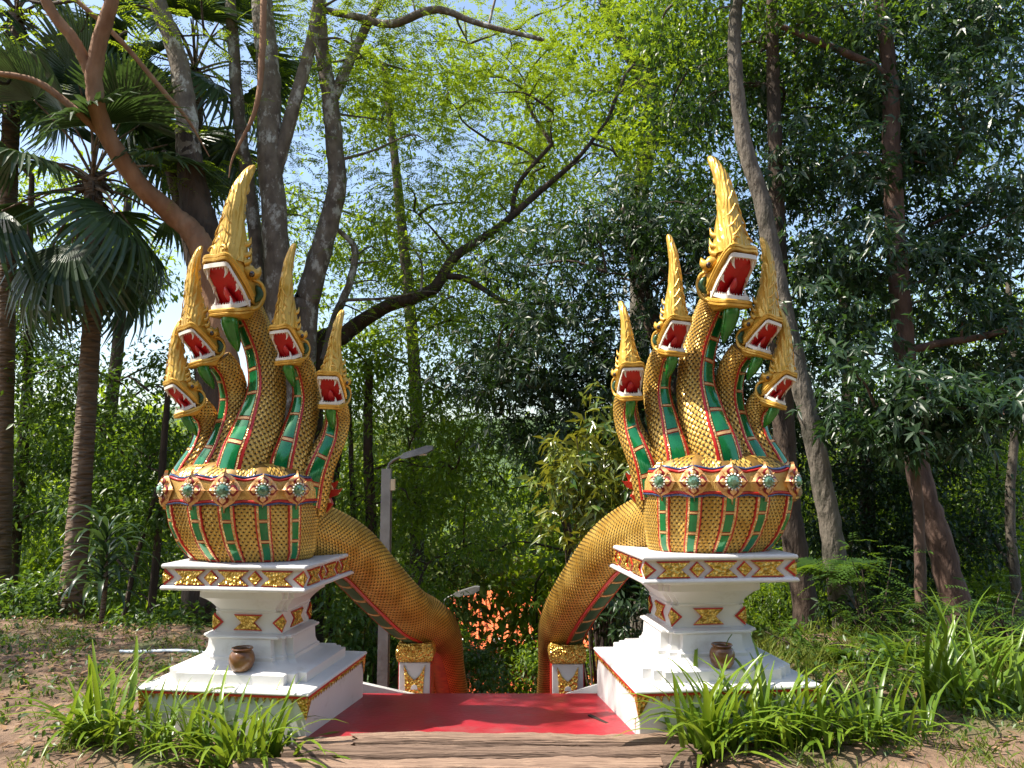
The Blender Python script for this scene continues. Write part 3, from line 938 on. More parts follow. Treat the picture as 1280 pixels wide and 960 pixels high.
    # ---- necks and heads
    necks = [
        ([(226, 628, 5.30), (231, 610, 5.25), (241, 586, 5.22), (254, 562, 5.24), (260, 540, 5.27), (257, 520, 5.25), (246, 505, 5.18)],
         [.140, .122, .096, .080, .074, .072, .068], (-62, -52, -45, -48), 4, (230, 499, 5.08), -43, -9, .60, .70),
        ([(256, 632, 5.22), (260, 612, 5.18), (266, 588, 5.16), (279, 560, 5.20), (290, 525, 5.26), (293, 495, 5.27), (287, 468, 5.22), (273, 448, 5.16)],
         [.165, .150, .125, .100, .090, .086, .082, .078], (-38, -30, -35, -44), 5, (251, 434, 5.06), -36, -8, .67, .88),
        ([(293, 634, 5.14), (299, 610, 5.10), (308, 572, 5.10), (323, 535, 5.16), (334, 490, 5.24), (330, 445, 5.27), (316, 405, 5.22), (304, 378, 5.15)],
         [.195, .185, .168, .150, .122, .110, .104, .098], (-14, -16, -26, -34, -36), 7, (289, 363, 5.03), -29, 2, .95, 1.10),
        ([(342, 634, 5.18), (350, 612, 5.16), (358, 580, 5.16), (369, 550, 5.20), (379, 520, 5.27), (383, 492, 5.29), (378, 464, 5.24), (367, 446, 5.18)],
         [.175, .160, .138, .114, .096, .088, .083, .078], (12, 4, -14, -24, -28), 5, (360, 434, 5.06), -22, -2, .63, .92),
        ([(377, 634, 5.26), (385, 614, 5.24), (394, 590, 5.22), (406, 567, 5.24), (417, 545, 5.28), (422, 522, 5.28), (420, 504, 5.23)],
         [.160, .140, .115, .095, .084, .078, .070], (34, 18, -5, -18), 4, (415, 490, 5.14), -11, 3, .60, .70),
    ]
    for P, R, yw, npan, hc, hy, hr, k, kc in necks:
        f = path_surface([at(*p) for p in P], R, yw)
        mb = MB(); mb.rings([surf_grid(f, 0, 2 * PI, s, s, -.002, 28, 1, True).reshape(-1, 3) for s in np.linspace(0, 1, 48)])
        nk = mb.build('neck', 'under', root, org, T, 1.2)
        rm = float(np.mean(f.r))
        nt = int(2 * (PI - .5) * rm / .036); ns = int(f.L / .019)
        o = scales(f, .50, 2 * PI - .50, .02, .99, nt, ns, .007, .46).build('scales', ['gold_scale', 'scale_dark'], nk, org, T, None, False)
        o['kind'] = 'stuff'
        belly(f, nk, .10, .985, npan + 1, org, T)
        head(at(*hc), hy, hr, k, kc, root, org, T)
    # ---- body running down to the stair post and on down the stairs
    I = lambda P: np.asarray(P, float)
    if left:
        bp_ = [(355, 655, 5.36), (395, 668, 5.55), (436, 690, 5.82), (474, 730, 6.15), (508, 764, 6.45), (533, 778, 6.68), (549, 795, 7.05), (556, 832, 7.55), (563, 868, 8.0), (572, 905, 8.5), (580, 960, 9.3)]
    else:
        bp_ = [(842, 648, 5.36), (806, 660, 5.55), (768, 685, 5.82), (738, 723, 6.12), (715, 758, 6.42), (704, 782, 6.68), (700, 800, 7.05), (697, 835, 7.55), (693, 868, 8.0), (689, 905, 8.5), (684, 960, 9.3)]
    sg = 1 if left else -1
    bel = [(-.5 * sg, -.8, -.6), (-.5 * sg, -.85, -.55), (-.5 * sg, -.85, -.55), (-.45 * sg, -.8, -.65), (-.2 * sg, -.45, -.9), (0, -.1, -1), (0, -.1, -1)]
    f = path_surface([at(*p) for p in bp_], [.21, .215, .215, .21, .205, .20, .19, .18, .175, .17, .16], None, 120, bel)
    mb = MB(); mb.rings([surf_grid(f, 0, 2 * PI, s, s, -.002, 36, 1, True).reshape(-1, 3) for s in np.linspace(0, 1, 90)])
    bd = mb.build('body', 'under', root, org, I, 1.2)
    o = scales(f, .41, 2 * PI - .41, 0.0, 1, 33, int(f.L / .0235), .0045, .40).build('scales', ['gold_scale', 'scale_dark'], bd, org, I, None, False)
    o['kind'] = 'stuff'
    belly(f, bd, .05, .50, 10, org, I, 'green_dull', .26, .34, .43)
    # ---- red flame fin behind the bulb
    fc = at(403, 612, 5.40)
    mb = MB()
    prof = [(-.05, -.16), (.03, -.16), (.075, -.10), (.055, -.055), (.10, -.04), (.135, .01), (.115, .0), (.085, .005), (.105, .06), (.085, .05), (.06, .045), (.07, .12), (.03, .085), (0, .16), (-.03, .08), (-.06, .0)]
    n_ = len(prof)
    v = [fc + np.array([x, -.02, z]) for x, z in prof] + [fc + np.array([x, .035, z]) for x, z in prof]
    mb.add(v, [tuple(range(n_)), tuple(range(2 * n_ - 1, n_ - 1, -1))] + [(i, (i + 1) % n_, n_ + (i + 1) % n_, n_ + i) for i in range(n_)])
    fin = mb.build('flame_fin', 'red', root, org, T)
    for (x0, z0, r_) in ((.01, -.09, .05), (.03, .0, .045)):
        tt = np.linspace(0, 2.2 * PI, 20); rad = r_ * (1 - tt / (2.8 * PI))
        P = np.stack([fc[0] + x0 + rad * np.cos(tt), np.full(20, fc[1] - .025), fc[2] + z0 + rad * np.sin(tt)], 1)
        mb = MB(); mb.rings(tube_rings(P, np.linspace(.011, .005, 20), 6)); mb.build('fin_curl', 'petal', fin, org, T, 1.2)
    return root


naga(-1, 'golden five-headed naga with green belly glass, heads turned to the left, beside the palm side')
naga(1, 'golden five-headed naga with green belly glass, heads turned to the right, before the dark trees')

# ------------------------------------------------------------------ stair posts and low walls
def stair_post(cx, cy, zt, label):
    r = empty('stair_post', (cx, cy, zt - 1.1), label, 'post', 'posts at the head of the stairs')
    mb = MB(); mb.box((0, 0, .45), (.125, .125, .50)); o = mb.build('shaft', 'white', r)
    md = o.modifiers.new('bevel', 'BEVEL'); md.width = .006; md.segments = 2
    mb = MB()
    for sg in (-1, 1):
        mb.box((sg * .1285, 0, .45), (.0035, .118, .49))
    mb.build('red_side', 'red', r)
    mb = MB(); mb.rings(stack([(.128, .952), (.142, .965), (.150, 1.0), (.150, 1.05), (.142, 1.085), (.128, 1.098)])); mb.build('gold_cap', 'gold_relief', r, smooth=.5)
    pts = [(-.085, .90), (-.045, .80), (0, .745), (.045, .80), (.085, .90), (.075, .72), (.070, .60), (.03, .575), (0, .54), (-.03, .575), (-.070, .60), (-.075, .72)]
    pts = [(x_, .93 - (.90 - z_) * .76) for x_, z_ in pts]
    mb = MB(); prism(pts, -.140, -.122, mb); orn = mb.build('gold_ornament', 'gold_relief', r)
    mb = MB(); prism([(-.028, .745), (.028, .745), (.022, .772), (0, .784), (-.022, .772)], -.1435, -.139, mb); mb.build('white_inset', 'white', orn)
    return r


p = at(521, 800, 6.56); stair_post(p[0], 6.56, p[2], 'white stair post with gold ornament, carrying the body of the left-looking naga')
p = at(708, 802, 6.56); stair_post(p[0], 6.56, p[2], 'white stair post with gold ornament, carrying the body of the right-looking naga')


def low_wall(a, b, za, zb, label):
    d = np.array([b[0] - a[0], b[1] - a[1]]); d /= np.linalg.norm(d); nn = np.array([-d[1], d[0]]) * .06
    rings = []
    for t in np.linspace(0, 1, 9):
        p = np.array(a) * (1 - t) + np.array(b) * t
        z = zb + (za - zb) * (1 - t)
        rings.append([(p[0] - nn[0], p[1] - nn[1], -.9), (p[0] + nn[0], p[1] + nn[1], -.9), (p[0] + nn[0], p[1] + nn[1], z), (p[0] - nn[0], p[1] - nn[1], z)])
    mb = MB(); mb.rings(rings)
    o = mb.build('low_wall', 'white'); tag(o, label, 'wall', 'low white walls beside the landing')
    return o


low_wall((-1.12, 5.88), (-.46, 6.32), .06, -.215, 'low white wall sloping from the pedestal of the left-looking naga to its stair post')
low_wall((1.14, 5.88), (.56, 6.32), .085, -.215, 'low white wall sloping from the pedestal of the right-looking naga to its stair post')

# ------------------------------------------------------------------ jars
def jar(c, k, label):
    r = empty('clay_jar', c, label, 'jar', 'brown clay jars on the pedestals')
    prof = [(.040, 0), (.054, .004), (.070, .028), (.078, .062), (.075, .090), (.066, .110), (.056, .119), (.060, .127), (.066, .132), (.062, .138), (.052, .135), (.050, .118), (.055, .09), (.04, .05), (.001, .04)]
    mb = MB(); mb.rings(lathe([(a * k, b * k) for a, b in prof], 28)); mb.build('jar_body', 'jar', r, smooth=1.2)
    mb = MB(); mb.rings(lathe([(.0505 * k, .108 * k), (.03 * k, .109 * k), (.001, .109 * k)], 20), cap=False); mb.build('jar_mouth_disc', 'jar_in', r)  # near-black disc set across the jar mouth
    return r


p = at(302, 834, 4.905); jar((p[0], 4.905, .3365), 1.0, 'brown clay jar on the sunlit white ledge')
p = at(903, 830, 4.91); r_ = jar((p[0], 4.91, .3565), 1.0, 'brown clay jar with a stalk in it on the shaded white ledge')
mb = MB(); mb.rings(tube_rings(catmull([(0.02, 0, .10), (.035, -.01, .16), (.06, -.02, .20)], 6), [.003] * 6, 5)); mb.build('stalk', 'leaf_strap', r_)

# ------------------------------------------------------------------ old timbers in front of the landing
def timber(x0, x1, y0, y1, zt, seed, label, end_jag=0.05):
    r = RS(seed)
    cy = (y0 + y1) / 2; hw = (y1 - y0) / 2; hh = .09
    n = max(8, int((x1 - x0) / .05))
    m_ = 22
    rings = []
    ph = r.uniform(0, 6, 8)
    for i in range(n + 1):
        t = i / n
        x = x0 + (x1 - x0) * t
        a = np.arange(m_) * 2 * PI / m_
        cx_, sx_ = np.cos(a), np.sin(a)
        yy = np.sign(cx_) * np.abs(cx_) ** .62 * hw
        zz = np.sign(sx_) * np.abs(sx_) ** .55 * hh
        wob = .006 * np.sin(x * 3 + ph[0]) + .004 * np.sin(x * 9 + ph[1])
        crack = np.zeros(m_)
        for k in range(3):
            yc = r.uniform(-.6, .6) if i == 0 else None
        cr = .010 * (np.abs(yy / hw - .35 * np.sin(x * .8 + ph[2])) < .16) * (sx_ > 0) * (np.sin(x * 2.0 + ph[3]) > -.2)
        cr2 = .008 * (np.abs(yy / hw + .45 - .2 * np.sin(x * 1.3 + ph[4])) < .14) * (sx_ > 0)
        jit = r.uniform(-.0035, .0035, m_)
        jag = 0
        if i == 0: jag = r.uniform(-end_jag, end_jag * .3, m_)
        if i == n: jag = r.uniform(-end_jag * .3, end_jag, m_)
        rings.append(np.stack([x + jag + 0 * a, cy + yy * (1 + .03 * np.sin(x * 4 + ph[5])) + jit, zt - hh + zz + wob - cr - cr2 + jit], 1))
    mb = MB(); mb.rings(rings)
    o = mb.build('timber_beam', 'wood%d' % {1: 0, 3: 1, 4: 2, 14: 1, 2: 2}.get(seed, 3), smooth=.9); tag(o, label, 'timber')
    return o


X = lambda px, D: at(px, 900, D)[0]
timber(X(447, 4.68), X(852, 4.68), 4.622, 4.732, .036, 1, 'weathered timber beam laid against the edge of the red landing')
timber(X(372, 4.66), X(440, 4.66), 4.60, 4.73, .022, 2, 'short broken timber block at the corner of the red landing', .03)
timber(X(363, 4.52), X(838, 4.52), 4.474, 4.584, .016, 3, 'cracked timber beam in the middle of the three rows')
timber(X(297, 4.37), X(822, 4.37), 4.300, 4.436, .002, 4, 'wide split timber beam in the outer row away from the landing')
timber(X(297, 4.2), X(835, 4.2), 4.12, 4.262, -.012, 14, 'outermost timber beam on the bare ground')
timber(X(858, 4.66), X(905, 4.66), 4.60, 4.72, .012, 5, 'small dark timber stub beside the right strap-leaf plants', .03)
timber(X(843, 4.52), X(872, 4.52), 4.47, 4.59, .018, 6, 'tiny timber offcut at the end of the middle beam', .02)
timber(X(828, 4.37), X(862, 4.37), 4.31, 4.45, .012, 7, 'square timber offcut at the end of the wide beam', .02)

# ------------------------------------------------------------------ lamps, building, small litter
def lamp(px, py_top, D, k, label, green=False):
    top = at(px, py_top, D); zb = float(gz(top[0], D)) - .1
    r = empty('street_lamp', (top[0], D, zb), label, 'street lamp')
    H = top[2] - zb
    mb = MB(); mb.rings(stack([(.056 * k, 0), (.050 * k, H)])); mb.build('pole', 'concrete', r)
    P = catmull([(.01, -.0, H - .12 * k), (.02 * k, 0, H + .03 * k), (.07 * k, 0, H + .09 * k), (.16 * k, 0, H + .13 * k)], 12)
    mb = MB(); mb.rings(tube_rings(P, [.016 * k] * 12, 8)); mb.build('arm', 'lampgrey', r, smooth=1.2)
    d = unit(np.array([.36, -.04, .10])); c0 = np.array([.15 * k, 0, H + .125 * k])
    mb = MB(); rr = []
    for t, hw, hh in ((0, .03, .03), (.05, .06, .06), (.30, .08, .075), (.37, .07, .04)):
        q = c0 + d * t * k
        rr.append([q + np.array([0, -hw, -hh * .5]) * k, q + np.array([0, hw, -hh * .5]) * k, q + np.array([0, hw * .8, hh * .6]) * k, q + np.array([0, -hw * .8, hh * .6]) * k])
    mb.rings(rr); hd = mb.build('lamp_head', 'lampgrey', r, smooth=.6)
    mb = MB(); q = c0 + d * .19 * k - np.array([0, 0, .024 * k]); mb.box(q, (.10 * k, .045 * k, .008 * k)); mb.build('diffuser', 'bwhite', hd)
    mb = MB(); mb.box((.056 * k + .02, -.03, H - .17), (.022, .03, .06)); mb.build('junction_box', 'boxcream', r)
    mb = MB(); mb.rings(tube_rings([(.058 * k, -.02, H - .2), (.062 * k, -.02, H * .5), (.062 * k, -.02, .1)], [.009] * 3, 6)); mb.build('cable_conduit', 'lampgrey', r)
    return r


lamp(483.5, 586, 8.4, 1.0, 'grey square lamp post with a tilted lamp head behind the left-looking naga body')
lamp(553, 756, 15.0, 1.4, 'distant lamp post further down the slope behind the stairs')


def building():
    c = at(640, 860, 31.0); zb = float(gz(c[0], 31)) - .2
    r = empty('temple_building', (c[0], 31, zb), 'orange roofed building with white posts seen through leaves down the slope', 'building', rz=.08)
    H = at(640, 748, 31.0)[2] - zb
    mb = MB(); mb.box((0, 2.0, H * .26), (4.5, 1.9, H * .26)); mb.build('wall', 'bwhite', r)
    def roof(z0, z1, hx, y0, y1):
        mb = MB(); mb.rings([[(-hx, y0, z0), (hx, y0, z0), (hx, y0, z0 - .12), (-hx, y0, z0 - .12)], [(-hx * .93, y1, z1), (hx * .93, y1, z1), (hx * .93, y1, z1 - .12), (-hx * .93, y1, z1 - .12)]])
        o = mb.build('roof', 'orange', r)
        for i in range(int(hx * 2 / .3)):
            x = -hx + .15 + i * .3
            mb = MB(); mb.rings(tube_rings([(x, y0 - .02, z0 + .02), (x * .93, y1, z1 + .02)], [.05, .05], 6)); mb.build('roof_rib', 'orange', o)
    roof(H * .72, H, 4.8, -.6, 2.0)
    roof(H * .40, H * .60, 5.2, -1.8, -.2)
    mb = MB(); mb.box((0, .1, H * .64), (4.4, .12, H * .075)); mb.build('clerestory_wall', 'bwhite', r)
    for x in np.linspace(-4.4, 4.4, 8):
        mb = MB(); mb.box((x, -1.4, H * .21), (.14, .14, H * .21)); mb.build('post', 'bwhite', r)
        mb = MB(); mb.box((x, -.45, H * .68), (.16, .14, H * .10)); mb.build('upper_post', 'bwhite', r)
    mb = MB(); mb.box((2.2, -.75, H * .66), (1.1, .03, H * .05)); mb.build('banner', 'pipe', r)
    return r


building()

mb = MB()
P = catmull([at(150, 817, 6.85), at(195, 817, 6.8), at(236, 817, 6.75), at(262, 817, 6.7)], 16); P[:, 2] = gz(P[:, 0], P[:, 1]) + .012
mb.rings(tube_rings(P, [.015] * 16, 8)); o = mb.build('water_pipe', 'pipe', smooth=1.2)
tag(o, 'pale blue plastic water pipe lying on the leaf-strewn ground', 'pipe')
mb = MB(); P = np.array([at(845, 905, 4.62), at(800, 907, 4.66), at(770, 908, 4.7)]) + 0
P = np.array([(1.28, 4.66, .035), (1.45, 4.64, .03), (1.62, 4.60, .03)]); mb.rings(tube_rings(P, [.016] * 3, 8)); o = mb.build('hose_pipe', 'teal', smooth=1.2)
tag(o, 'short teal pipe on the ground among the right strap-leaf plants', 'pipe')
bo = empty('plastic_bottle', (at(936, 905, 4.75)[0] , 4.75, .035), 'blue crumpled plastic bottle lying in the grass', 'bottle', rz=.5)
mb = MB(); mb.rings(tube_rings([(-.10, 0, 0), (-.095, 0, 0), (-.04, 0, 0), (.0, 0, .002), (.04, 0, 0), (.075, 0, 0), (.095, 0, 0)], [.012, .03, .032, .027, .032, .026, .013], 10, .12, RS(3))); mb.build('bottle_body', 'bluep', bo, smooth=.8)
mb = MB(); mb.rings(tube_rings([(.095, 0, 0), (.12, 0, 0)], [.015, .015], 10)); mb.build('cap', 'bwhite', bo)

#FOLIAGE
# ------------------------------------------------------------------ foliage generators
def leaf_arrays(pos, d, nrm, L, W, fold=0.12, droop=0.12):
    """one folded four-point leaf per row"""
    d = unit(d); sd = unit(np.cross(d, nrm)); nn = np.cross(sd, d)
    L = np.asarray(L)[:, None]; W = np.asarray(W)[:, None]
    mid = pos + d * L * .42
    V_ = np.stack([pos, mid + sd * W * .5 + nn * W * fold, pos + d * L - np.array([0, 0, 1.0]) * L * droop, mid - sd * W * .5 + nn * W * fold], 1).reshape(-1, 3)
    k = np.arange(len(pos))[:, None] * 4
    F_ = np.stack([k + np.array([0, 1, 2]), k + np.array([0, 2, 3])], 1).reshape(-1, 3)
    return V_, F_


def sph(n, r):
    return unit(r.normal(size=(n, 3)))


def gen_leaves(kind, cen, cr, per, r, size):
    """cluster centres -> leaf triangles. broad: scattered leaves; lance: whorls of long leaves; feather: pinnate sprays"""
    n = len(cen)
    crn = (np.random.RandomState(1).uniform(.6, 1.3, n) if np.isscalar(cr) else 1) * cr
    tone = np.clip(r.normal(.40, .16, n), 0, 1)
    if kind == 'broad':
        N = n * per
        ci = np.repeat(np.arange(n), per)
        off = r.normal(size=(N, 3)) * (crn[ci] * .55)[:, None] * np.array([1, 1, .6])
        pos = cen[ci] + off
        d = unit(off) * .7 + sph(N, r) * .8 + np.array([0, 0, -.35])
        nrm = np.array([0, 0, 1.0]) + sph(N, r) * .55
        L = size * r.uniform(.6, 1.25, N)
        V_, F_ = leaf_arrays(pos, d, nrm, L, L * r.uniform(.38, .52, N))
        rv = np.repeat(np.clip(tone[ci] + r.normal(0, .16, N), 0, 1), 4)
    elif kind == 'lance':
        wh = max(1, per // 8); N = n * wh * 8
        ci = np.repeat(np.arange(n), wh)
        off = r.normal(size=(n * wh, 3)) * (crn[ci] * .6)[:, None] * np.array([1, 1, .6])
        hub = cen[ci] + off
        ax = unit(unit(off) * .8 + np.array([0, 0, .35]) + sph(n * wh, r) * .4)
        e1 = unit(np.cross(ax, sph(n * wh, r))); e2 = np.cross(ax, e1)
        ang = (np.arange(8) * 2 * PI / 8)[None] + r.uniform(-.75, .75, (n * wh, 8))
        d = (np.cos(ang)[..., None] * e1[:, None] + np.sin(ang)[..., None] * e2[:, None]) + ax[:, None] * r.uniform(-.4, 1.1, (n * wh, 8))[..., None] + np.array([0, 0, -.5])
        d = d.reshape(-1, 3); pos = np.repeat(hub, 8, 0) + sph(N, r) * size * .22
        nrm = np.repeat(ax, 8, 0) + sph(N, r) * .5
        L = size * r.uniform(.45, 1.15, N)
        V_, F_ = leaf_arrays(pos, d, nrm, L, L * r.uniform(.22, .34, N), .10, .22)
        rv = np.repeat(np.clip(np.repeat(tone[ci], 8) + r.normal(0, .15, N), 0, 1), 4)
    else:
        npair = 9
        wh = max(1, per // (2 * npair)); S = n * wh
        ci = np.repeat(np.arange(n), wh)
        off = r.normal(size=(S, 3)) * (crn[ci] * .6)[:, None] * np.array([1, 1, .45])
        hub = cen[ci] + off
        ax = unit(unit(off) + sph(S, r) * .6 + np.array([0, 0, -.15])) * np.array([1, 1, .6])
        ax = unit(ax)
        nr = unit(np.array([0, 0, 1.0]) + sph(S, r) * .35)
        sd = unit(np.cross(ax, nr))
        SL = size * 5.0 * r.uniform(.7, 1.2, S)
        t = (np.arange(npair) + .6) / npair
        P = hub[:, None] + ax[:, None] * (SL[:, None] * t)[..., None] - np.array([0, 0, 1.0]) * (SL[:, None] * .25 * t ** 2)[..., None]
        pos = np.stack([P, P], 2).reshape(-1, 3)
        dd = np.stack([sd[:, None] + ax[:, None] * .35 + 0 * P, -sd[:, None] + ax[:, None] * .35 + 0 * P], 2).reshape(-1, 3)
        N = len(pos)
        dd = dd + sph(N, r) * .18 + np.array([0, 0, -.12])
        nrm = np.repeat(nr, 2 * npair, 0) + sph(N, r) * .2
        L = size * r.uniform(.75, 1.15, N)
        V_, F_ = leaf_arrays(pos, dd, nrm, L, L * .40, .05, .06)
        rv = np.repeat(np.clip(np.repeat(tone[ci], 2 * npair) + r.normal(0, .12, N), 0, 1), 4)
    return V_, F_, rv


def blob_points(c, rad, n, r, shell=.35):
    d = sph(n, r)
    rr = (shell + (1 - shell) * r.uniform(0, 1, n)) ** .6
    lump = 1 + .22 * np.sin(d[:, 0] * 5 + c[0] * 3) * np.cos(d[:, 1] * 4 + c[1]) + .15 * np.sin(d[:, 2] * 6 + c[0])
    return np.asarray(c) + d * np.asarray(rad) * (rr * lump)[:, None]


def tree(name, label, trunk, blobs, kind='broad', lmat='leaf_mid', bark='bark_grey', per=70, cr=.45, size=.11, seed=1,
         group=None, extra=(), nlimb=10, px=True, twigs=True, cat='tree', foot=True, rough=.05, limb_r=None):
    """trunk [(px,py,D,radius)...] from the bottom up; blobs [(px,py,D,rx,ry,rz,clusters)]; extra limbs as further polylines"""
    r = RS(seed)
    A = (lambda q: at(q[0], q[1], q[2])) if px else (lambda q: np.array(q[:3], float))
    P = [A(q) for q in trunk]; R = [q[3] for q in trunk]
    if foot:
        z0 = float(gz(P[0][0], P[0][1])) - .15
        if P[0][2] > z0 + .1:
            P = [np.array([P[0][0] + r.uniform(-.1, .1), P[0][1], z0])] + P; R = [R[0] * 1.35] + R
    org = P[0]
    root = empty(name, org, label, cat, group)
    n = max(14, 8 * len(P))
    C = catmull(P, n); RR = np.interp(np.linspace(0, 1, n), np.linspace(0, 1, len(R)), R)
    C[1:-1] += r.normal(0, .035, (n - 2, 3)) * RR[1:-1, None] * np.array([1, 1, .3])
    mb = MB(); mb.rings(tube_rings(C, RR, 12, rough, r)); mb.build('trunk', bark, root, org, smooth=1.5)
    polys = [C]
    for ex in extra:
        eb = bark
        if isinstance(ex, dict): eb = ex['bark']; ex = ex['p']
        EP = catmull([A(q) for q in ex], max(10, 7 * len(ex))); ER = np.interp(np.linspace(0, 1, len(EP)), np.linspace(0, 1, len(ex)), [q[3] for q in ex])
        EP[1:-1] += r.normal(0, .035, (len(EP) - 2, 3)) * ER[1:-1, None]
        mb = MB(); mb.rings(tube_rings(EP, ER, 10, rough, r)); mb.build('limb', eb, root, org, smooth=1.5)
        polys.append(EP)
    if not blobs: return root
    cen = []
    for q in blobs:
        cen.append(blob_points(A(q), q[3:6], q[6], r))
    cen = np.vstack(cen)
    cen = cen[cen[:, 2] > gz(cen[:, 0], cen[:, 1]) + .1]
    att = np.vstack([p[len(p) // 3:] for p in polys])
    if twigs:
        mb = MB()
        pick = r.permutation(len(cen))[:nlimb * 4]
        for i, k in enumerate(pick):
            c = cen[k]
            dd = np.linalg.norm(att - c, axis=1) + np.maximum(att[:, 2] - c[2], 0) * 1.5
            a_ = att[np.argmin(dd)]
            ln = np.linalg.norm(c - a_)
            m1 = a_ * .6 + c * .4 + np.array([0, 0, .10 * ln]) + r.normal(0, .06 * ln, 3)
            m2 = a_ * .25 + c * .75 + np.array([0, 0, .08 * ln]) + r.normal(0, .06 * ln, 3)
            Q = catmull([a_, m1, m2, c], 9)
            r0 = limb_r or min(.05, .012 + .010 * ln)
            mb.rings(tube_rings(Q, np.linspace(r0, .005, 9), 5), cap=False)
            if i < nlimb * 2: att = np.vstack([att, Q[3:]])
        mb.build('branches', bark, root, org, smooth=1.5, recalc=False)['kind'] = 'stuff'
    V_, F_, rv = gen_leaves(kind, cen, cr, per, r, size)
    me = tri_mesh('crown', V_ - org, F_, rv)
    link('crown', me, lmat, root)
    return root


def copy_thing(o, loc, rz, k, label=None):
    c = o.copy(); col.objects.link(c); c.location = loc; c.rotation_euler = (0, 0, rz); c.scale = (k, k, k)
    if label: c['label'] = label
    for ch in o.children:
        d = ch.copy(); col.objects.link(d); d.parent = c
    return c


# ------------------------------------------------------------------ the left trees
tree('rough_barked_tree', 'thick dark rough-barked tree with an orange-brown limb sweeping up behind the left-looking naga',
     [(268, 480, 9.2, .22), (262, 400, 9.2, .21), (252, 300, 9.2, .23), (240, 225, 9.2, .17), (234, 170, 9.22, .135)],
     [(110, -30, 8.8, 1.6, 1.2, .8, 30), (230, -60, 9.5, 1.4, 1.2, .8, 26), (215, 60, 9.3, .7, .7, .35, 7), (30, 60, 9.0, .9, .8, .5, 9), (245, 215, 9.0, .55, .5, .25, 5)], 'feather', 'leaf_feather', 'bark_dark', 130, .42, .05, 3,
     extra=[{'bark': 'bark_lichen', 'p': [(236, 200, 9.2, .15), (232, 140, 9.25, .135), (222, 70, 9.3, .12), (196, 0, 9.3, .11), (180, -60, 9.3, .09)]},
            {'bark': 'bark_orange', 'p': [(282, 460, 8.98, .17), (270, 390, 8.98, .165), (258, 325, 8.98, .155), (241, 291, 8.98, .14), (215, 268, 8.9, .125), (170, 225, 8.6, .105), (132, 165, 8.4, .10), (118, 110, 8.3, .095), (124, 55, 8.2, .085), (140, 0, 8.1, .075), (150, -60, 8.0, .06)]},
            {'bark': 'bark_orange', 'p': [(122, 130, 8.32, .06), (110, 85, 8.3, .068), (92, 50, 8.2, .065), (62, 10, 8.1, .06), (40, -50, 8.0, .05)]},
            {'bark': 'bark_orange', 'p': [(150, 190, 8.45, .05), (85, 130, 8.3, .04), (40, 100, 8.2, .036), (-20, 90, 8.1, .03)]},
            {'bark': 'bark_orange', 'p': [(262, 196, 9.0, .006), (235, 150, 8.9, .02), (205, 115, 8.8, .03), (150, 50, 8.6, .03), (95, 0, 8.5, .028)]},
            {'bark': 'bark_orange', 'p': [(286, 222, 8.9, .005), (292, 195, 8.9, .014), (320, 135, 8.9, .03), (328, 60, 8.9, .04), (330, -20, 8.9, .04)]},
            {'bark': 'bark_dark', 'p': [(250, 330, 9.3, .16), (228, 250, 9.4, .13), (205, 190, 9.4, .05)]}], nlimb=6)
tree('lichen_trunk_tree', 'straight tree with a pale lichen-spotted trunk rising behind the tallest head of the left-looking naga',
     [(352, 470, 10.2, .20), (346, 330, 10.2, .17), (338, 200, 10.2, .165), (336, 100, 10.2, .16), (330, 30, 10.2, .15), (322, -60, 10.2, .13)],
     [(400, -20, 10.5, 1.8, 1.4, .7, 60), (330, 60, 11.0, 1.2, 1.2, .6, 26), (460, 50, 10.8, 1.0, 1.0, .6, 28), (300, 150, 11.2, 1.0, .9, .6, 16), (375, 240, 11.4, .8, .8, .9, 28), (290, 260, 11.4, .8, .8, .8, 16), (220, -180, 10.5, 1.6, 1.4, .6, 24)], 'feather', 'leaf_feather', 'bark_lichen', 150, .45, .054, 4,
     extra=[[(334, 520, 10.4, .11), (322, 330, 10.4, .10), (312, 240, 10.4, .09), (300, 160, 10.4, .09), (292, 60, 10.4, .085), (285, -40, 10.4, .07)],
            [(345, 215, 10.2, .10), (368, 130, 10.2, .09), (392, 40, 10.2, .08), (402, -40, 10.2, .07)]], nlimb=6)
tree('forked_lichen_tree', 'leaning grey lichen-spotted tree forking high up behind the right-hand heads of the left-looking naga',
     [(378, 430, 10.6, .19), (386, 370, 10.6, .17), (405, 300, 10.6, .15), (421, 235, 10.6, .135), (418, 180, 10.6, .125), (412, 120, 10.6, .12), (402, 60, 10.6, .10), (398, -20, 10.6, .09)],
     [(470, 110, 10.8, 1.0, .9, .6, 36), (500, 210, 11, .9, .8, .6, 26), (500, 300, 11, .9, .8, .7, 36), (455, 360, 11, .6, .6, .6, 18), (560, 20, 11, 1.4, 1.0, .7, 44), (540, 400, 11, .8, .8, .5, 20)], 'feather', 'leaf_feather', 'bark_lichen', 150, .44, .052, 5,
     extra=[[(418, 120, 10.6, .085), (440, 70, 10.6, .07), (462, 25, 10.6, .065), (490, -20, 10.6, .05)],
            [(405, 450, 10.75, .06), (418, 400, 10.8, .06), (438, 350, 10.8, .055), (443, 310, 10.8, .05), (420, 285, 10.7, .03)],
            [(400, 12, 10.6, .05), (450, 22, 10.5, .055), (490, 30, 10.4, .06), (545, 12, 10.3, .055), (600, 30, 10.3, .04), (680, 50, 10.3, .03)]], nlimb=8)
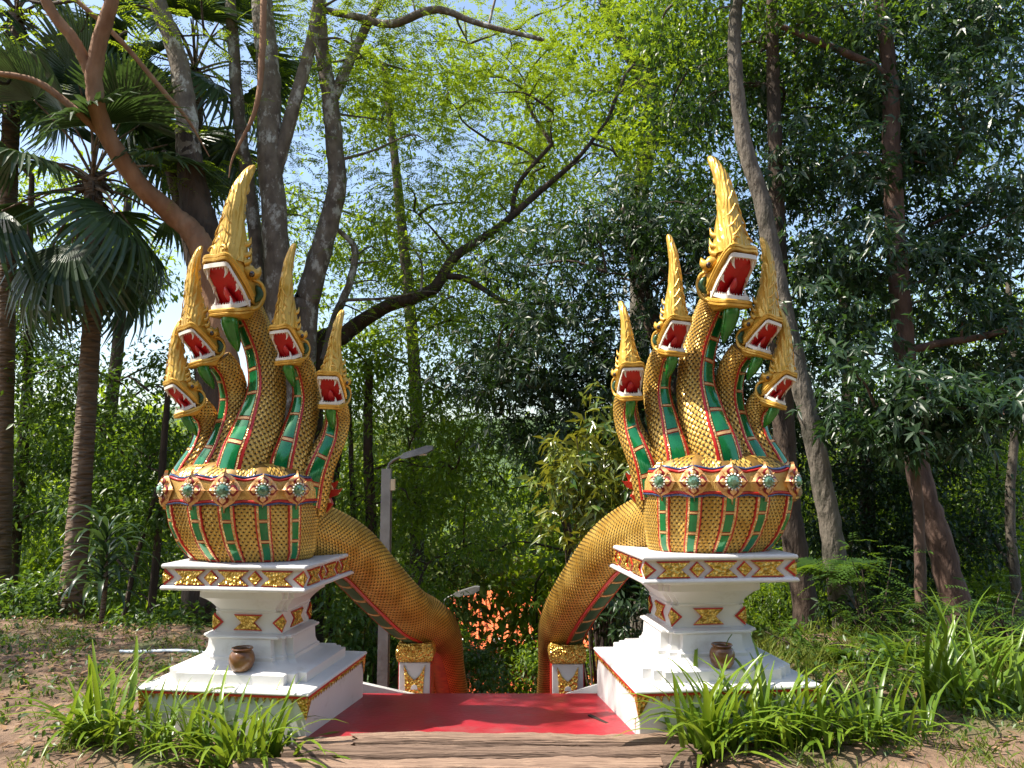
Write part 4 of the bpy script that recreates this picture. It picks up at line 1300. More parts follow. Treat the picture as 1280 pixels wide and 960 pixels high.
tree('arching_limb_tree', 'light green feathery tree with a long arching limb between the two nagas',
     [(392, 470, 11.2, .16), (430, 420, 11.2, .12), (480, 385, 11.1, .10), (540, 362, 11.0, .09), (568, 322, 11, .07), (622, 285, 11, .055), (668, 245, 11, .05), (720, 200, 11, .035), (760, 150, 11, .02)],
     [(570, 240, 11.2, 1.0, 1.0, .6, 36), (650, 150, 11.5, 1.7, 1.3, .9, 96), (620, 330, 11.2, 1.2, 1.0, .6, 46), (520, 120, 11.6, 1.0, 1.0, .6, 30), (730, 60, 11.5, 1.7, 1.3, .8, 70), (760, 220, 11.5, 1.1, 1.0, .7, 36), (560, 410, 11.2, .9, .8, .4, 26), (650, 400, 11.0, .9, .8, .5, 26)], 'feather', 'leaf_feather', 'bark_dark', 150, .46, .054, 6,
     extra=[[(560, 345, 11, .05), (585, 350, 10.9, .045), (640, 380, 10.8, .03), (700, 375, 10.8, .02)],
            [(640, 270, 11, .04), (648, 230, 11, .035), (690, 180, 11, .03)]], nlimb=12)

# ------------------------------------------------------------------ trees at the right
tree('slender_grey_tree', 'slender grey tree leaning in a long curve behind the right-looking naga',
     [(1062, 820, 8.0, .135), (1044, 700, 8.0, .115), (1026, 590, 8.0, .105), (1004, 490, 8.0, .10), (985, 410, 8.05, .095), (968, 330, 8.1, .092), (952, 250, 8.1, .09), (932, 185, 8.1, .085), (921, 110, 8.1, .078), (918, 40, 8.1, .072), (925, -40, 8.1, .06)],
     [(930, -40, 8.3, 1.3, 1.0, .5, 34), (860, 30, 8.8, .9, .8, .5, 14), (1010, 40, 8.6, .9, .8, .5, 16)], 'broad', 'leaf_mid', 'bark_grey', 90, .42, .085, 7, nlimb=5)
tree('dark_stem_tree', 'dark straight tree with brown bark close behind the pedestal of the right-looking naga',
     [(1016, 830, 8.8, .15), (1000, 720, 8.8, .135), (984, 620, 8.8, .13), (978, 500, 8.8, .12), (972, 300, 8.8, .10), (968, 150, 8.8, .08), (965, 20, 8.8, .07), (968, -60, 8.8, .06)],
     [(1000, 100, 9.6, 1.3, 1.0, .8, 34), (900, 120, 9.8, 1.2, 1.0, .8, 26), (1060, 240, 9.6, 1.2, .9, .7, 26), (980, -190, 9.6, 2.2, 1.5, .7, 44), (800, -200, 9.6, 1.6, 1.3, .6, 30)], 'broad', 'leaf_dark', 'bark_dark', 90, .45, .10, 8, nlimb=6)
tree('glossy_leaved_tree', 'tall dark red-brown tree with whorls of long glossy drooping leaves',
     [(1212, 830, 8.6, .16), (1178, 690, 8.6, .14), (1148, 590, 8.6, .13), (1132, 450, 8.6, .115), (1122, 330, 8.6, .11), (1115, 200, 8.6, .10), (1112, 90, 8.6, .085), (1100, 0, 8.6, .07), (1095, -60, 8.6, .06)],
     [(1080, 200, 8.8, 1.0, .8, .5, 26), (1180, 150, 8.8, 1.1, .9, .6, 30), (1240, 280, 8.8, .9, .8, .6, 26), (1060, 330, 8.6, .8, .7, .4, 18), (1150, 360, 9.0, 1.2, .8, .6, 26), (1250, 430, 8.6, .8, .7, .5, 20),
      (1050, 420, 8.3, .6, .6, .4, 12), (1120, 60, 9, 1.3, .9, .5, 26), (1240, 40, 9.0, 1.0, .9, .5, 18), (1200, -190, 9.2, 2.0, 1.5, .7, 40), (1400, 0, 9, 1.4, 1.4, 1.2, 30)], 'lance', 'leaf_blue', 'bark_red', 152, .42, .135, 9, nlimb=12,
     extra=[[(1118, 110, 8.6, .05), (1090, 82, 8.5, .045), (1030, 55, 8.5, .04), (970, 30, 8.5, .03)],
            [(1132, 440, 8.6, .05), (1170, 430, 8.5, .042), (1230, 420, 8.4, .038), (1300, 400, 8.3, .03)]])
tree('low_glossy_tree', 'young tree with a sunlit spray of pale glossy leaves before the dark trunks',
     [(1152, 800, 7.4, .06), (1150, 690, 7.4, .05), (1145, 600, 7.4, .045), (1135, 520, 7.4, .035), (1120, 480, 7.35, .02)],
     [(1110, 490, 7.2, .42, .4, .20, 13), (1180, 500, 7.1, .50, .4, .22, 16), (1250, 510, 7.0, .45, .4, .22, 14), (1150, 550, 7.3, .55, .4, .22, 14), (1070, 520, 7.3, .30, .3, .2, 6)], 'lance', 'leaf_blue', 'bark_red', 64, .24, .15, 10, nlimb=8)
tree('dark_canopy_tree', 'dark dense evergreen tree overhanging the stairs between the nagas',
     [(862, 700, 9.4, .17), (850, 560, 9.4, .15), (830, 450, 9.5, .13), (800, 350, 9.6, .10), (780, 260, 9.6, .07)],
     [(770, 330, 9.6, 1.3, 1.0, .8, 60), (860, 280, 9.8, 1.1, 1.0, .8, 46), (700, 430, 9.6, 1.0, .9, .7, 44), (800, 470, 9.8, 1.2, .9, .7, 46), (700, 540, 9.8, .8, .8, .6, 30), (900, 440, 9.6, .9, .8, .8, 34), (620, 470, 10, .6, .6, .4, 14), (800, 570, 10, .8, .8, .5, 26)],
     'lance', 'leaf_dark', 'bark_dark', 152, .42, .115, 11, nlimb=14)
tree('sunlit_canopy_tree', 'tall bright green broadleaf tree high behind the right-looking naga',
     [(800, 500, 15, .2), (800, 250, 15, .18), (815, 130, 15, .15), (770, 40, 15, .12), (740, -40, 15, .08)],
     [(860, 190, 15, 1.8, 1.5, 1.3, 60), (800, 60, 15.5, 2.2, 1.6, 1.2, 60), (950, 60, 15, 2.0, 1.6, 1.3, 60), (720, 140, 16, 1.6, 1.4, 1.1, 34), (1040, 170, 15.5, 1.8, 1.5, 1.4, 46), (1180, 40, 16, 2.4, 1.6, 1.4, 54), (1230, 200, 16, 2, 1.6, 1.3, 36), (700, -130, 16, 3.2, 2.5, 1.2, 70), (1000, -140, 16, 3.2, 2.5, 1.2, 70)], 'broad', 'leaf_bright', 'bark_grey', 90, .62, .15, 12, nlimb=14,
     extra=[[(830, 160, 15, .12), (818, 110, 15, .10), (800, 60, 15, .08)]])
tree('hazel_leaved_tree', 'broadleaf tree with small mid-green leaves standing down the slope behind the lamp post',
     [(470, 860, 11, .09), (466, 700, 11, .08), (460, 560, 11, .07), (462, 450, 11, .05)],
     [(480, 480, 11, .8, .8, .6, 30), (540, 560, 11, .9, .8, .6, 34), (470, 620, 11, .8, .8, .6, 28), (555, 660, 11.3, .7, .7, .5, 16), (450, 720, 11.5, .8, .8, .5, 22), (510, 745, 11.5, .7, .7, .4, 16), (570, 480, 11.5, .7, .7, .4, 18), (590, 600, 12, .7, .7, .5, 14)], 'broad', 'leaf_bright', 'bark_dark', 80, .42, .088, 13, nlimb=14,
     extra=[[(442, 860, 11.2, .05), (446, 740, 11.2, .045), (440, 600, 11.2, .04), (436, 480, 11.2, .03)], [(420, 860, 11.5, .05), (410, 700, 11.5, .045), (425, 560, 11.5, .04)]])
tree('slope_tree', 'dark mid-sized tree on the slope behind the landing with layered leafy boughs',
     [(722, 900, 13, .10), (720, 760, 13, .09), (704, 640, 13, .075), (660, 540, 13, .05)],
     [(640, 560, 13, 1.0, .9, .6, 34), (700, 620, 13, .9, .9, .5, 20), (600, 680, 13, .6, .6, .3, 7), (640, 430, 13.2, 1.2, 1.0, .6, 30), (560, 520, 13.2, .9, .9, .6, 22)], 'lance', 'leaf_mid', 'bark_dark', 96, .45, .11, 14, nlimb=10)
tree('left_wood_tree', 'slim leafy tree at the wood edge left of the fan palm',
     [(8, 800, 12, .10), (22, 640, 12, .085), (34, 480, 12, .08), (36, 330, 12, .06), (40, 220, 12, .04)],
     [(40, 420, 12, .9, .9, .6, 26), (10, 540, 12, 1.0, .9, .7, 28), (70, 600, 12, .9, .9, .6, 24), (20, 660, 12, .8, .8, .6, 20), (-30, 380, 12, 1.2, 1, .9, 26), (0, -150, 12, 2.4, 1.8, 1, 44), (-160, 0, 12, 1.8, 1.8, 1.4, 36), (-160, 260, 12, 1.6, 1.6, 1.2, 30)], 'broad', 'leaf_mid', 'bark_dark', 95, .45, .10, 15, nlimb=10)
tree('left_wood_sapling', 'bright-leaved young tree standing between the fan palm and the left-looking naga',
     [(186, 800, 10.4, .055), (198, 660, 10.4, .05), (206, 540, 10.4, .045), (214, 440, 10.4, .03)],
     [(170, 560, 10.8, .6, .6, .5, 18), (150, 620, 10.8, .7, .6, .5, 20), (195, 640, 10.4, .5, .5, .4, 12), (90, 500, 11.2, .9, .8, .6, 24), (195, 470, 11.2, .6, .6, .4, 9), (160, 720, 11, .8, .7, .5, 20)], 'broad', 'leaf_mid', 'bark_dark', 90, .38, .10, 16, nlimb=10,
     extra=[[(150, 800, 10.2, .035), (170, 700, 10.2, .03), (200, 600, 10.2, .028)]])
tree('backwood_tree', 'pale green tree filling the wood behind the fan palm',
     [(120, 800, 16, .16), (130, 600, 16, .14), (150, 400, 16, .12), (160, 250, 16, .08)],
     [(60, 560, 16, 1.6, 1.3, .9, 44), (190, 590, 16, 1.4, 1.3, .9, 36), (110, 700, 16, 2.0, 1.3, .9, 44), (230, 730, 15.5, 1.6, 1.2, .8, 34), (150, 330, 16, 1.2, 1.2, .9, 22), (20, 720, 15.5, 1.4, 1.2, .9, 30), (330, 700, 16, 1.8, 1.2, .9, 40), (60, 260, 16, 1.6, 1.3, .9, 22)], 'broad', 'leaf_bright', 'bark_dark', 95, .60, .15, 17, nlimb=10)
tree('right_wood_tree', 'shady broadleaf tree behind the trunks at the right of the nagas',
     [(1090, 820, 12.5, .14), (1085, 640, 12.5, .12), (1080, 480, 12.5, .10)],
     [(1080, 560, 12, 1.2, 1.0, .8, 44), (1180, 600, 12, 1.3, 1.0, .9, 46), (1080, 690, 12, 1.2, 1.0, .8, 40), (1000, 480, 12, 1.0, .9, .8, 34), (1200, 470, 12.5, 1.3, 1.0, .9, 40), (1170, 700, 12, 1.1, 1.0, .7, 30), (950, 560, 12, 1.0, .9, .8, 30)], 'broad', 'leaf_dark', 'bark_dark', 115, .48, .10, 18, nlimb=10)
tree('right_edge_tree', 'thin grey tree with light leaves at the sunny wood edge to the right',
     [(1272, 760, 11, .07), (1262, 640, 11, .065), (1270, 500, 11, .055), (1260, 350, 11, .04)],
     [(1260, 600, 13, .9, .8, .7, 26), (1280, 700, 12, .9, .8, .6, 24), (1240, 660, 14, 1.0, .9, .7, 22), (1290, 420, 11.5, 1.0, .8, .8, 20)], 'broad', 'leaf_bright', 'bark_grey', 85, .45, .09, 19, nlimb=8)
tree('backwood_tree', 'pale green tree far behind the dark trunks at the right',
     [(1060, 800, 18, .18), (1060, 500, 18, .14), (1050, 300, 18, .1)],
     [(970, 700, 17, 1.3, 1.2, 1.0, 40), (1080, 600, 18, 2.2, 1.4, 1.4, 50), (1230, 600, 18, 2.4, 1.4, 1.6, 50), (1040, 380, 18.5, 2.2, 1.4, 1.2, 34), (1230, 400, 18.5, 2.2, 1.4, 1.2, 34), (1200, 760, 17, 2.2, 1.4, 1.0, 40)], 'broad', 'leaf_bright', 'bark_dark', 95, .62, .16, 20, nlimb=8)
tree('backwood_tree', 'tall pale tree beyond the stairs, far behind the lamp post',
     [(520, 820, 19, .2), (520, 500, 19, .16), (500, 260, 19, .12), (480, 80, 19, .08)],
     [(430, 430, 19, 1.8, 1.5, 1.3, 40), (560, 590, 19, 1.6, 1.5, .9, 18), (450, 660, 19, 1.4, 1.3, 1.0, 18), (600, 380, 19.5, 2.4, 1.5, 1.2, 44), (450, 560, 19, 1.8, 1.4, 1.1, 34), (570, 120, 20, 2.4, 1.6, 1.5, 40), (420, 120, 20, 2.2, 1.6, 1.5, 34), (650, 250, 20, 2.4, 1.5, 1.5, 60), (500, 300, 20, 1.8, 1.5, 1.3, 36), (380, 300, 20, 1.8, 1.5, 1.3, 26)], 'broad', 'leaf_bright', 'bark_dark', 90, .65, .16, 21, nlimb=8)

# ------------------------------------------------------------------ shrubs
def shrub(name, label, px, py, D, rad, kind, lmat, ncl, per, size, seed, cr=.22, group=None, bark='bark_dark'):
    c = at(px, py, D); z0 = float(gz(c[0], D)) - .05
    r = RS(seed)
    root = empty(name, (c[0], D, z0), label, 'shrub', group)
    org = np.array([c[0], D, z0])
    cen = blob_points(c, rad, ncl, r, .3)
    cen = cen[cen[:, 2] > gz(cen[:, 0], cen[:, 1]) + .06]
    mb = MB()
    for k in range(min(16, len(cen))):
        e = cen[k]; m1 = org * .5 + e * .5 + r.normal(0, .06, 3)
        mb.rings(tube_rings(catmull([org + np.append(r.normal(0, .04, 2), 0), m1, e], 8), np.linspace(.016, .004, 8), 5), cap=False)
    mb.build('stems', bark, root, org, smooth=1.5, recalc=False)
    V_, F_, rv = gen_leaves(kind, cen, cr, per, r, size)
    link('foliage', tri_mesh('foliage', V_ - org, F_, rv), lmat, root)
    return root


shrub('croton_shrub', 'tall yellow-green croton shrub beside the body of the right-looking naga', 748, 600, 7.6, (.50, .45, .75), 'lance', 'leaf_yellow', 60, 48, .15, 31)
shrub('dark_shrub', 'dark glossy shrub in the gap under the body of the right-looking naga', 775, 730, 7.2, (.35, .35, .45), 'lance', 'leaf_dark', 34, 48, .13, 32)
shrub('sunny_bush', 'bright yellow-green bush lit by the sun behind the pedestal of the right-looking naga', 968, 775, 14.3, (1.1, .7, 1.1), 'broad', 'leaf_bright', 80, 70, .08, 33, .3)
shrub('sunny_bush', 'bright rounded bush low on the slope beyond the red landing', 655, 850, 22, (1.5, 1.2, 1.3), 'broad', 'leaf_bright', 110, 60, .13, 34, .45)
shrub('dark_bush', 'dark green bush on the slope beside the hanging body of the left-looking naga', 590, 845, 9.6, (.36, .4, .40), 'broad', 'leaf_mid', 40, 60, .07, 35, .2)
shrub('leafy_bush', 'leafy bush on the slope seen under the body of the left-looking naga', 470, 800, 9.6, (.7, .5, .6), 'broad', 'leaf_mid', 46, 60, .09, 36, .25)
shrub('leafy_bush', 'pale leafy bush further down the slope in front of the orange roof', 700, 835, 17, (1.3, .9, .5), 'broad', 'leaf_bright', 40, 50, .11, 37, .4)
shrub('leafy_bush', 'light leafy bush overlapping the left end of the orange roof', 535, 800, 18, (.8, .9, .6), 'broad', 'leaf_bright', 30, 50, .12, 38, .4)
shrub('undergrowth_shrub', 'low green undergrowth shrub at the foot of the sapling by the water pipe', 215, 790, 8.6, (.9, .4, .22), 'broad', 'leaf_mid', 44, 50, .09, 39, .2)
shrub('undergrowth_shrub', 'shady undergrowth shrub behind the base of the fan palm', 30, 760, 9.6, (.9, .5, .35), 'broad', 'leaf_mid', 44, 50, .10, 40, .25)
shrub('undergrowth_shrub', 'broad undergrowth at the foot of the red-brown tree', 1120, 800, 7.6, (.9, .5, .35), 'lance', 'leaf_dark', 40, 40, .14, 41, .25)
shrub('undergrowth_shrub', 'feathery undergrowth shrub beneath the slender grey tree', 1085, 735, 7.3, (.4, .35, .40), 'feather', 'leaf_mid', 26, 90, .045, 42, .22)
shrub('undergrowth_shrub', 'feathery undergrowth shrub at the far right edge of the wood', 1265, 770, 6.9, (.55, .4, .30), 'feather', 'leaf_mid', 26, 90, .045, 43, .22)
shrub('undergrowth_shrub', 'shaded leafy undergrowth between the dark stems behind the right pedestal', 1060, 830, 6.6, (.35, .3, .16), 'feather', 'leaf_mid', 16, 90, .04, 44, .18)

shrub('undergrowth_shrub', 'low leafy undergrowth on the mound behind the shaded pedestal corner', 1015, 822, 6.9, (.55, .35, .22), 'broad', 'leaf_mid', 40, 50, .07, 45, .18)
shrub('undergrowth_shrub', 'bushy undergrowth between the ferns and the strap-leaf plants', 1090, 850, 6.0, (.55, .35, .20), 'broad', 'leaf_mid', 40, 50, .065, 46, .18)
shrub('undergrowth_shrub', 'feathery undergrowth covering the ground below the red-brown trunk', 1180, 825, 6.5, (.7, .4, .22), 'feather', 'leaf_mid', 34, 90, .04, 47, .2)

# ------------------------------------------------------------------ far wood on the slope and beyond
FAR = 'trees of the far wood down the valley'
def far_proto(seed, lmat, label):
    r = RS(seed)
    return tree('valley_tree', label, [(0, 0, -.5, .22), (.1, 0, 2, .18), (0, .1, 4, .12), (.1, 0, 5.2, .06)],
                [(0, 0, 4.6, 2.3, 2.3, 1.7, 46), (.9, .2, 3.3, 1.5, 1.5, 1.0, 16), (-1.0, -.2, 3.4, 1.5, 1.5, 1.0, 16), (.2, -.3, 6.0, 1.2, 1.2, .9, 14)],
                'broad', lmat, 'bark_dark', 80, .75, .26, seed, FAR, px=False, nlimb=4, foot=False)
LF = 'rounded valley tree in the sunlit wood far below the stairs'
protos = [far_proto(51, 'leaf_far', LF), far_proto(52, 'leaf_bright', LF), far_proto(53, 'leaf_far', LF)]
fr = RS(77)
spots = []
for D, n_, sp in ((24, 9, 22), (34, 12, 34), (46, 14, 46), (62, 14, 62), (85, 16, 90)):
    for i in range(n_):
        x = (i - (n_ - 1) / 2) / n_ * sp * 1.35 + fr.uniform(-1.5, 1.5)
        y = D + fr.uniform(-3, 3)
        if abs(x - .3) < 6.0 and 26 < y < 36: continue
        if abs(x + .2) < 1.6 and y < 30: continue
        spots.append((x, y, fr.uniform(.8, 1.35) * (1 + D / 120)))
for i, (x, y, k) in enumerate(spots):
    loc = (x, y, float(gz(x, y)))
    if i < 3:
        o = protos[i]; o.location = loc; o.scale = (k, k, k); o.rotation_euler = (0, 0, fr.uniform(0, 6.28))
    else:
        copy_thing(protos[i % 3], loc, fr.uniform(0, 6.28), k)

# ------------------------------------------------------------------ unseen shade trees: one at the left, a row added behind the viewer
tree('roadside_tree', 'leafy tree off to the left that dapples the bare ground by the palm',
     [(-10.2, 6.0, 0, .22), (-10.0, 6.0, 2.5, .19), (-9.6, 6.1, 4.6, .15), (-9.2, 6.2, 6.5, .08)],
     [(-9.4, 6.6, 6.6, 1.3, 1.6, .9, 26), (-8.3, 5.4, 7.4, 1.2, 1.3, .7, 16), (-9.6, 4.2, 6.2, 1.4, 1.4, .8, 18), (-7.6, 7.2, 7.6, 1.1, 1.2, .6, 14), (-5.45, 5.42, 8.5, .9, .42, .4, 22), (-7.6, 6.6, 6.0, 1.0, 1.1, .5, 15)], 'broad', 'leaf_mid', 'bark_grey', 60, .42, .11, 61, px=False, nlimb=8)  # the highest clump is set out of view, shaped to shade the landing

ring = RS(171)  # row of unseen trees, added to block sky fill from the viewer's side
LR = 'broad unseen tree added behind the viewer to cut the sky light'
for i in range(16):
    a = math.radians(205 + 130 * i / 15)
    rad = 9.5 + 3.5 * (i % 2)
    x, y = rad * math.cos(a), rad * math.sin(a) - 2.0
    k = ring.uniform(1.25, 1.6)
    c = copy_thing(protos[i % 3], (x, y, float(gz(x, y))), ring.uniform(0, 6.28), k, LR)
    c['group'] = 'unseen trees added behind the viewer'

# ------------------------------------------------------------------ fan palms
def fan(r, L, nseg=34, spread=2.75, droop=.45):
    """one palmate frond in local space: stalk along +x, blade a folded fan of strips that droop at the tips"""
    mb = MB()
    st = catmull([(0, 0, 0), (L * .35, 0, .06 * L), (L * .7, 0, .02 * L)], 8)
    mb.rings(tube_rings(st, np.linspace(.022, .010, 8), 6), mi=1)
    hub = st[-1]
    bl = L * .72
    for i in range(nseg):
        a = (i - (nseg - 1) / 2) / nseg * spread
        d = np.array([math.cos(a), math.sin(a), 0]); s_ = np.array([-d[1], d[0], 0])
        ln = bl * (.78 + .22 * math.cos(a * .8)) * r.uniform(.92, 1.06)
        dr = droop * r.uniform(.7, 1.3)
        wd = bl * spread / nseg * .62
        ts = np.array([.04, .3, .55, .78, 1.0]); ws = np.array([.15, .45, .60, .42, .05]) * wd
        rows = []
        for t, w_ in zip(ts, ws):
            c = hub + d * ln * t * (1 - .12 * dr * t * t) + np.array([0, 0, -.10 * abs(a) * t * bl * .4 - dr * ln * max(0, t - .35) ** 1.7])
            rows.append([c - s_ * w_, c + np.array([0, 0, -.35 * w_]), c + s_ * w_])
        F_ = []
        for j in range(4):
            for q in range(2):
                k = j * 3 + q; F_.append((k, k + 1, k + 4, k + 3))
        mb.add(np.array(rows).reshape(-1, 3), F_)
    v = np.vstack(mb.v)
    me = bpy.data.meshes.new('frond'); me.from_pydata(v.tolist(), [], mb.f)
    me.polygons.foreach_set('material_index', np.array(mb.m, 'i'))
    a_ = me.attributes.new('rnd', 'FLOAT', 'POINT'); a_.data.foreach_set('value', r.uniform(.1, .7, len(v)).astype('f'))
    me.materials.append(M['leaf_palm']); me.materials.append(M['bark_palm'])
    return me


pr = RS(91)
FANS = [fan(pr, 1.5, 34, 2.75, q) for q in (.35, .6, .95)]
def palm(label, trunk, n, k, seed, skirt=True):
    r = RS(seed)
    P = [at(*q[:3]) for q in trunk]; R = [q[3] for q in trunk]
    z0 = float(gz(P[0][0], P[0][1])) - .05
    P[0][2] = z0
    org = P[0]; root = empty('fan_palm', org, label, 'palm tree')
    n_ = 120
    C = catmull(P, n_); RR = np.interp(np.linspace(0, 1, n_), np.linspace(0, 1, len(R)), R) * (1 + .05 * (np.arange(n_) % 2))
    mb = MB(); mb.rings(tube_rings(C, RR, 14, .03, r)); mb.build('trunk', 'bark_palm', root, org, smooth=.8)
    top = P[-1]
    mb = MB()
    for i in range(36):
        a = r.uniform(0, 6.28); e = r.uniform(-.9, .6)
        d = np.array([math.cos(a) * math.cos(e), math.sin(a) * math.cos(e), math.sin(e)])
        b0 = top + np.array([0, 0, r.uniform(-.35, .1)])
        mb.rings(tube_rings([b0, b0 + d * .16, b0 + d * .30 + np.array([0, 0, -.06])], [.035, .022, .005], 5))
    o = mb.build('dead_leaf_bases', 'bark_dark', root, org, smooth=1.2); o['kind'] = 'stuff'
    for i in range(n):
        a = i * 2.399 + r.uniform(-.3, .3)
        t = i / n
        el = math.radians(78 - 150 * t + r.uniform(-8, 8))
        fo = bpy.data.objects.new('frond', FANS[min(2, int(t * 3))]); col.objects.link(fo); fo.parent = root
        fo.location = Vector(top - org) + Vector((0, 0, .12 - .3 * t))
        fo.rotation_euler = (Matrix.Rotation(a, 3, 'Z') @ Matrix.Rotation(-el, 3, 'Y') @ Matrix.Rotation(r.uniform(-.5, .5), 3, 'X')).to_euler()
        s_ = k * r.uniform(.85, 1.15); fo.scale = (s_, s_, s_)
    return root


palm('fan palm with a bare ringed trunk and dark drooping fronds left of the left-looking naga',
     [(84, 785, 9.7, .18), (94, 700, 9.7, .135), (102, 600, 9.7, .12), (110, 480, 9.7, .112), (118, 340, 9.7, .105), (116, 225, 9.7, .11)], 26, 1.0, 92)
palm('taller fan palm whose fronds hang high between the lichen-spotted trunks',
     [(262, 800, 11.5, .15), (258, 600, 11.5, .12), (250, 400, 11.5, .11), (246, 220, 11.5, .10), (244, 90, 11.5, .11)], 24, 1.0, 93)
palm('fan palm with a high crown beyond the bare ringed palm',
     [(0, 800, 10.5, .15), (5, 500, 10.5, .12), (12, 200, 10.5, .11), (20, 20, 10.5, .11)], 22, 1.0, 94)

# ------------------------------------------------------------------ strap-leaf plants: each leaf a part
def strap_mesh(r, L, W, bend, lean):
    n = 8
    t = np.linspace(0, 1, n)
    ang = np.radians(86 - lean) - bend * t ** 1.6
    dx = np.cos(ang); dz = np.sin(ang)
    x = np.concatenate([[0], np.cumsum((dx[1:] + dx[:-1]) / 2)]) * L / (n - 1); z = np.concatenate([[0], np.cumsum((dz[1:] + dz[:-1]) / 2)]) * L / (n - 1)
    w_ = W * .63 * np.clip(np.minimum(.55 + t * 1.6, (1.02 - t) ** .6 * 1.35), .02, 1)
    V_ = []
    for i in range(n):
        nx, nz = -math.sin(ang[i]), math.cos(ang[i])
        V_ += [(x[i] + nx * w_[i] * .35, -w_[i], z[i] + nz * w_[i] * .35), (x[i], 0, z[i]), (x[i] + nx * w_[i] * .35, w_[i], z[i] + nz * w_[i] * .35)]
    F_ = []
    for i in range(n - 1):
        for q in range(2):
            a = i * 3 + q
            F_ += [(a, a + 1, a + 4), (a, a + 4, a + 3)]
    return tri_mesh('leaf', np.array(V_), np.array(F_), np.repeat(.15 + .3 * t, 3), smooth=True)


sr = RS(101)
STRAPS = [strap_mesh(sr, L, W, b, le) for L, W, b, le in
          ((.58, .024, .7, 6), (.64, .026, 1.0, 14), (.56, .026, 1.4, 24), (.66, .024, 1.5, 30), (.48, .022, 1.7, 40), (.46, .024, .4, 4), (.60, .027, 1.1, 46))]
for m_ in STRAPS: m_.materials.append(M['leaf_strap'])


def strap_plant(px, py, D, n, k, label, seed, spread=.10):
    r = RS(seed)
    c = at(px, py, D); z = float(gz(c[0], D)) - .01
    root = empty('strap_leaf_plant', (c[0], D, z), label, 'plant', 'strap-leaf plants round the pedestals')
    for i in range(n):
        o = bpy.data.objects.new('leaf', STRAPS[r.randint(7)]); col.objects.link(o); o.parent = root
        a = r.uniform(0, 2 * PI)
        o.location = (r.normal(0, spread), r.normal(0, spread * .7), 0)
        o.rotation_euler = (r.uniform(-.15, .15), r.uniform(-.1, .1), a)
        s_ = k * r.uniform(.65, 1.15); o.scale = (s_, s_ * r.uniform(.85, 1.15), s_)
    return root


for i, (px, py, D, n_, k, lab, sp) in enumerate([
    (118, 935, 4.65, 52, .98, 'bushy strap-leaf plant on bare soil off the corner of the sunlit pedestal', .11),
    (190, 945, 4.55, 30, .78, 'small strap-leaf plant against the corner of the sunlit pedestal', .09),
    (235, 945, 4.55, 28, .74, 'low strap-leaf plant under the sunlit ledge, midway along the pedestal', .09),
    (300, 945, 4.50, 50, 1.0, 'upright strap-leaf plant in front of the jar on the sunlit ledge', .09),
    (340, 940, 4.60, 22, .85, 'strap-leaf plant leaning towards the timber beams', .06),
    (886, 930, 4.55, 56, 1.08, 'tall upright strap-leaf plant at the end of the timber beams', .08),
    (955, 925, 4.60, 44, .95, 'strap-leaf plant in front of the jar on the shaded ledge', .09),
    (1010, 930, 4.60, 44, .95, 'strap-leaf plant at the far corner of the shaded pedestal', .10),
    (1075, 930, 4.70, 42, .90, 'strap-leaf plant with bright tips beside the plastic bottle', .11),
    (1120, 930, 4.75, 24, .75, 'small strap-leaf plant spreading into the grass past the bottle', .10),
    (1190, 890, 5.4, 42, 1.05, 'dark strap-leaf plant in the shade below the undergrowth', .12),
    (1245, 880, 5.4, 46, 1.10, 'large strap-leaf plant by the feathery undergrowth at the wood edge', .12),
    (1205, 850, 6.3, 34, 1.15, 'arching strap-leaf plant at the foot of the red-brown trunk', .12),
    (1150, 850, 6.2, 30, .95, 'strap-leaf plant half hidden behind the bottle plants', .12),
]):
    strap_plant(px, py, D, int(n_ * 1.3), k, lab, 200 + i, sp)

# dracaena-like plant by the palm
def drooping_plant(px, py, D, label, seed):
    r = RS(seed)
    c = at(px, py, D); z = float(gz(c[0], D)); H = c[2] - z
    root = empty('dracaena_plant', (c[0], D, z), label, 'plant')
    mb = MB(); mb.rings(tube_rings(catmull([(0, 0, 0), (.03, 0, H * .5), (0, 0, H)], 10), np.linspace(.03, .018, 10), 8)); mb.build('stem', 'bark_palm', root, smooth=1.2)
    me = strap_mesh(r, .62, .05, 2.1, 10); me.materials.append(M['leaf_palm'])
    for i in range(52):
        o = bpy.data.objects.new('leaf', me); col.objects.link(o); o.parent = root
        o.location = (0, 0, H * (.35 + .65 * (i / 52))); o.rotation_euler = (0, r.uniform(0, .5) + .5 * (1 - i / 52), i * 2.4)
        s_ = r.uniform(.8, 1.15); o.scale = (s_, s_, s_)


drooping_plant(132, 668, 8.2, 'dracaena plant with long drooping leaves beside the palm trunk', 111)

# ------------------------------------------------------------------ ferns at the right
def fern_mesh(r, L, n=18):
    V_, F_ = [], []
    t = np.linspace(.06, 1, n)
    for k, q in enumerate(t):
        ln = L * .30 * math.sin(min(1, q * 1.25 + .12) * PI) ** .8 + .01
        c = np.array([L * q * (1 - .18 * q), 0, L * (.55 * q - .62 * q * q)])
        for sg in (-1, 1):
            d = unit(np.array([.45, sg, -.22])); s_ = np.array([1.0, 0, 0]) * L / n * .42
            b = len(V_)
            V_ += [c - s_, c + s_, c + d * ln * .6 + s_ * .8, c + d * ln, c + d * ln * .6 - s_ * .8]
            F_ += [(b, b + 1, b + 2), (b, b + 2, b + 4), (b + 4, b + 2, b + 3)]
    return tri_mesh('frond', np.array(V_), np.array(F_), np.repeat(r.uniform(.1, .6, len(V_) // 5), 5))


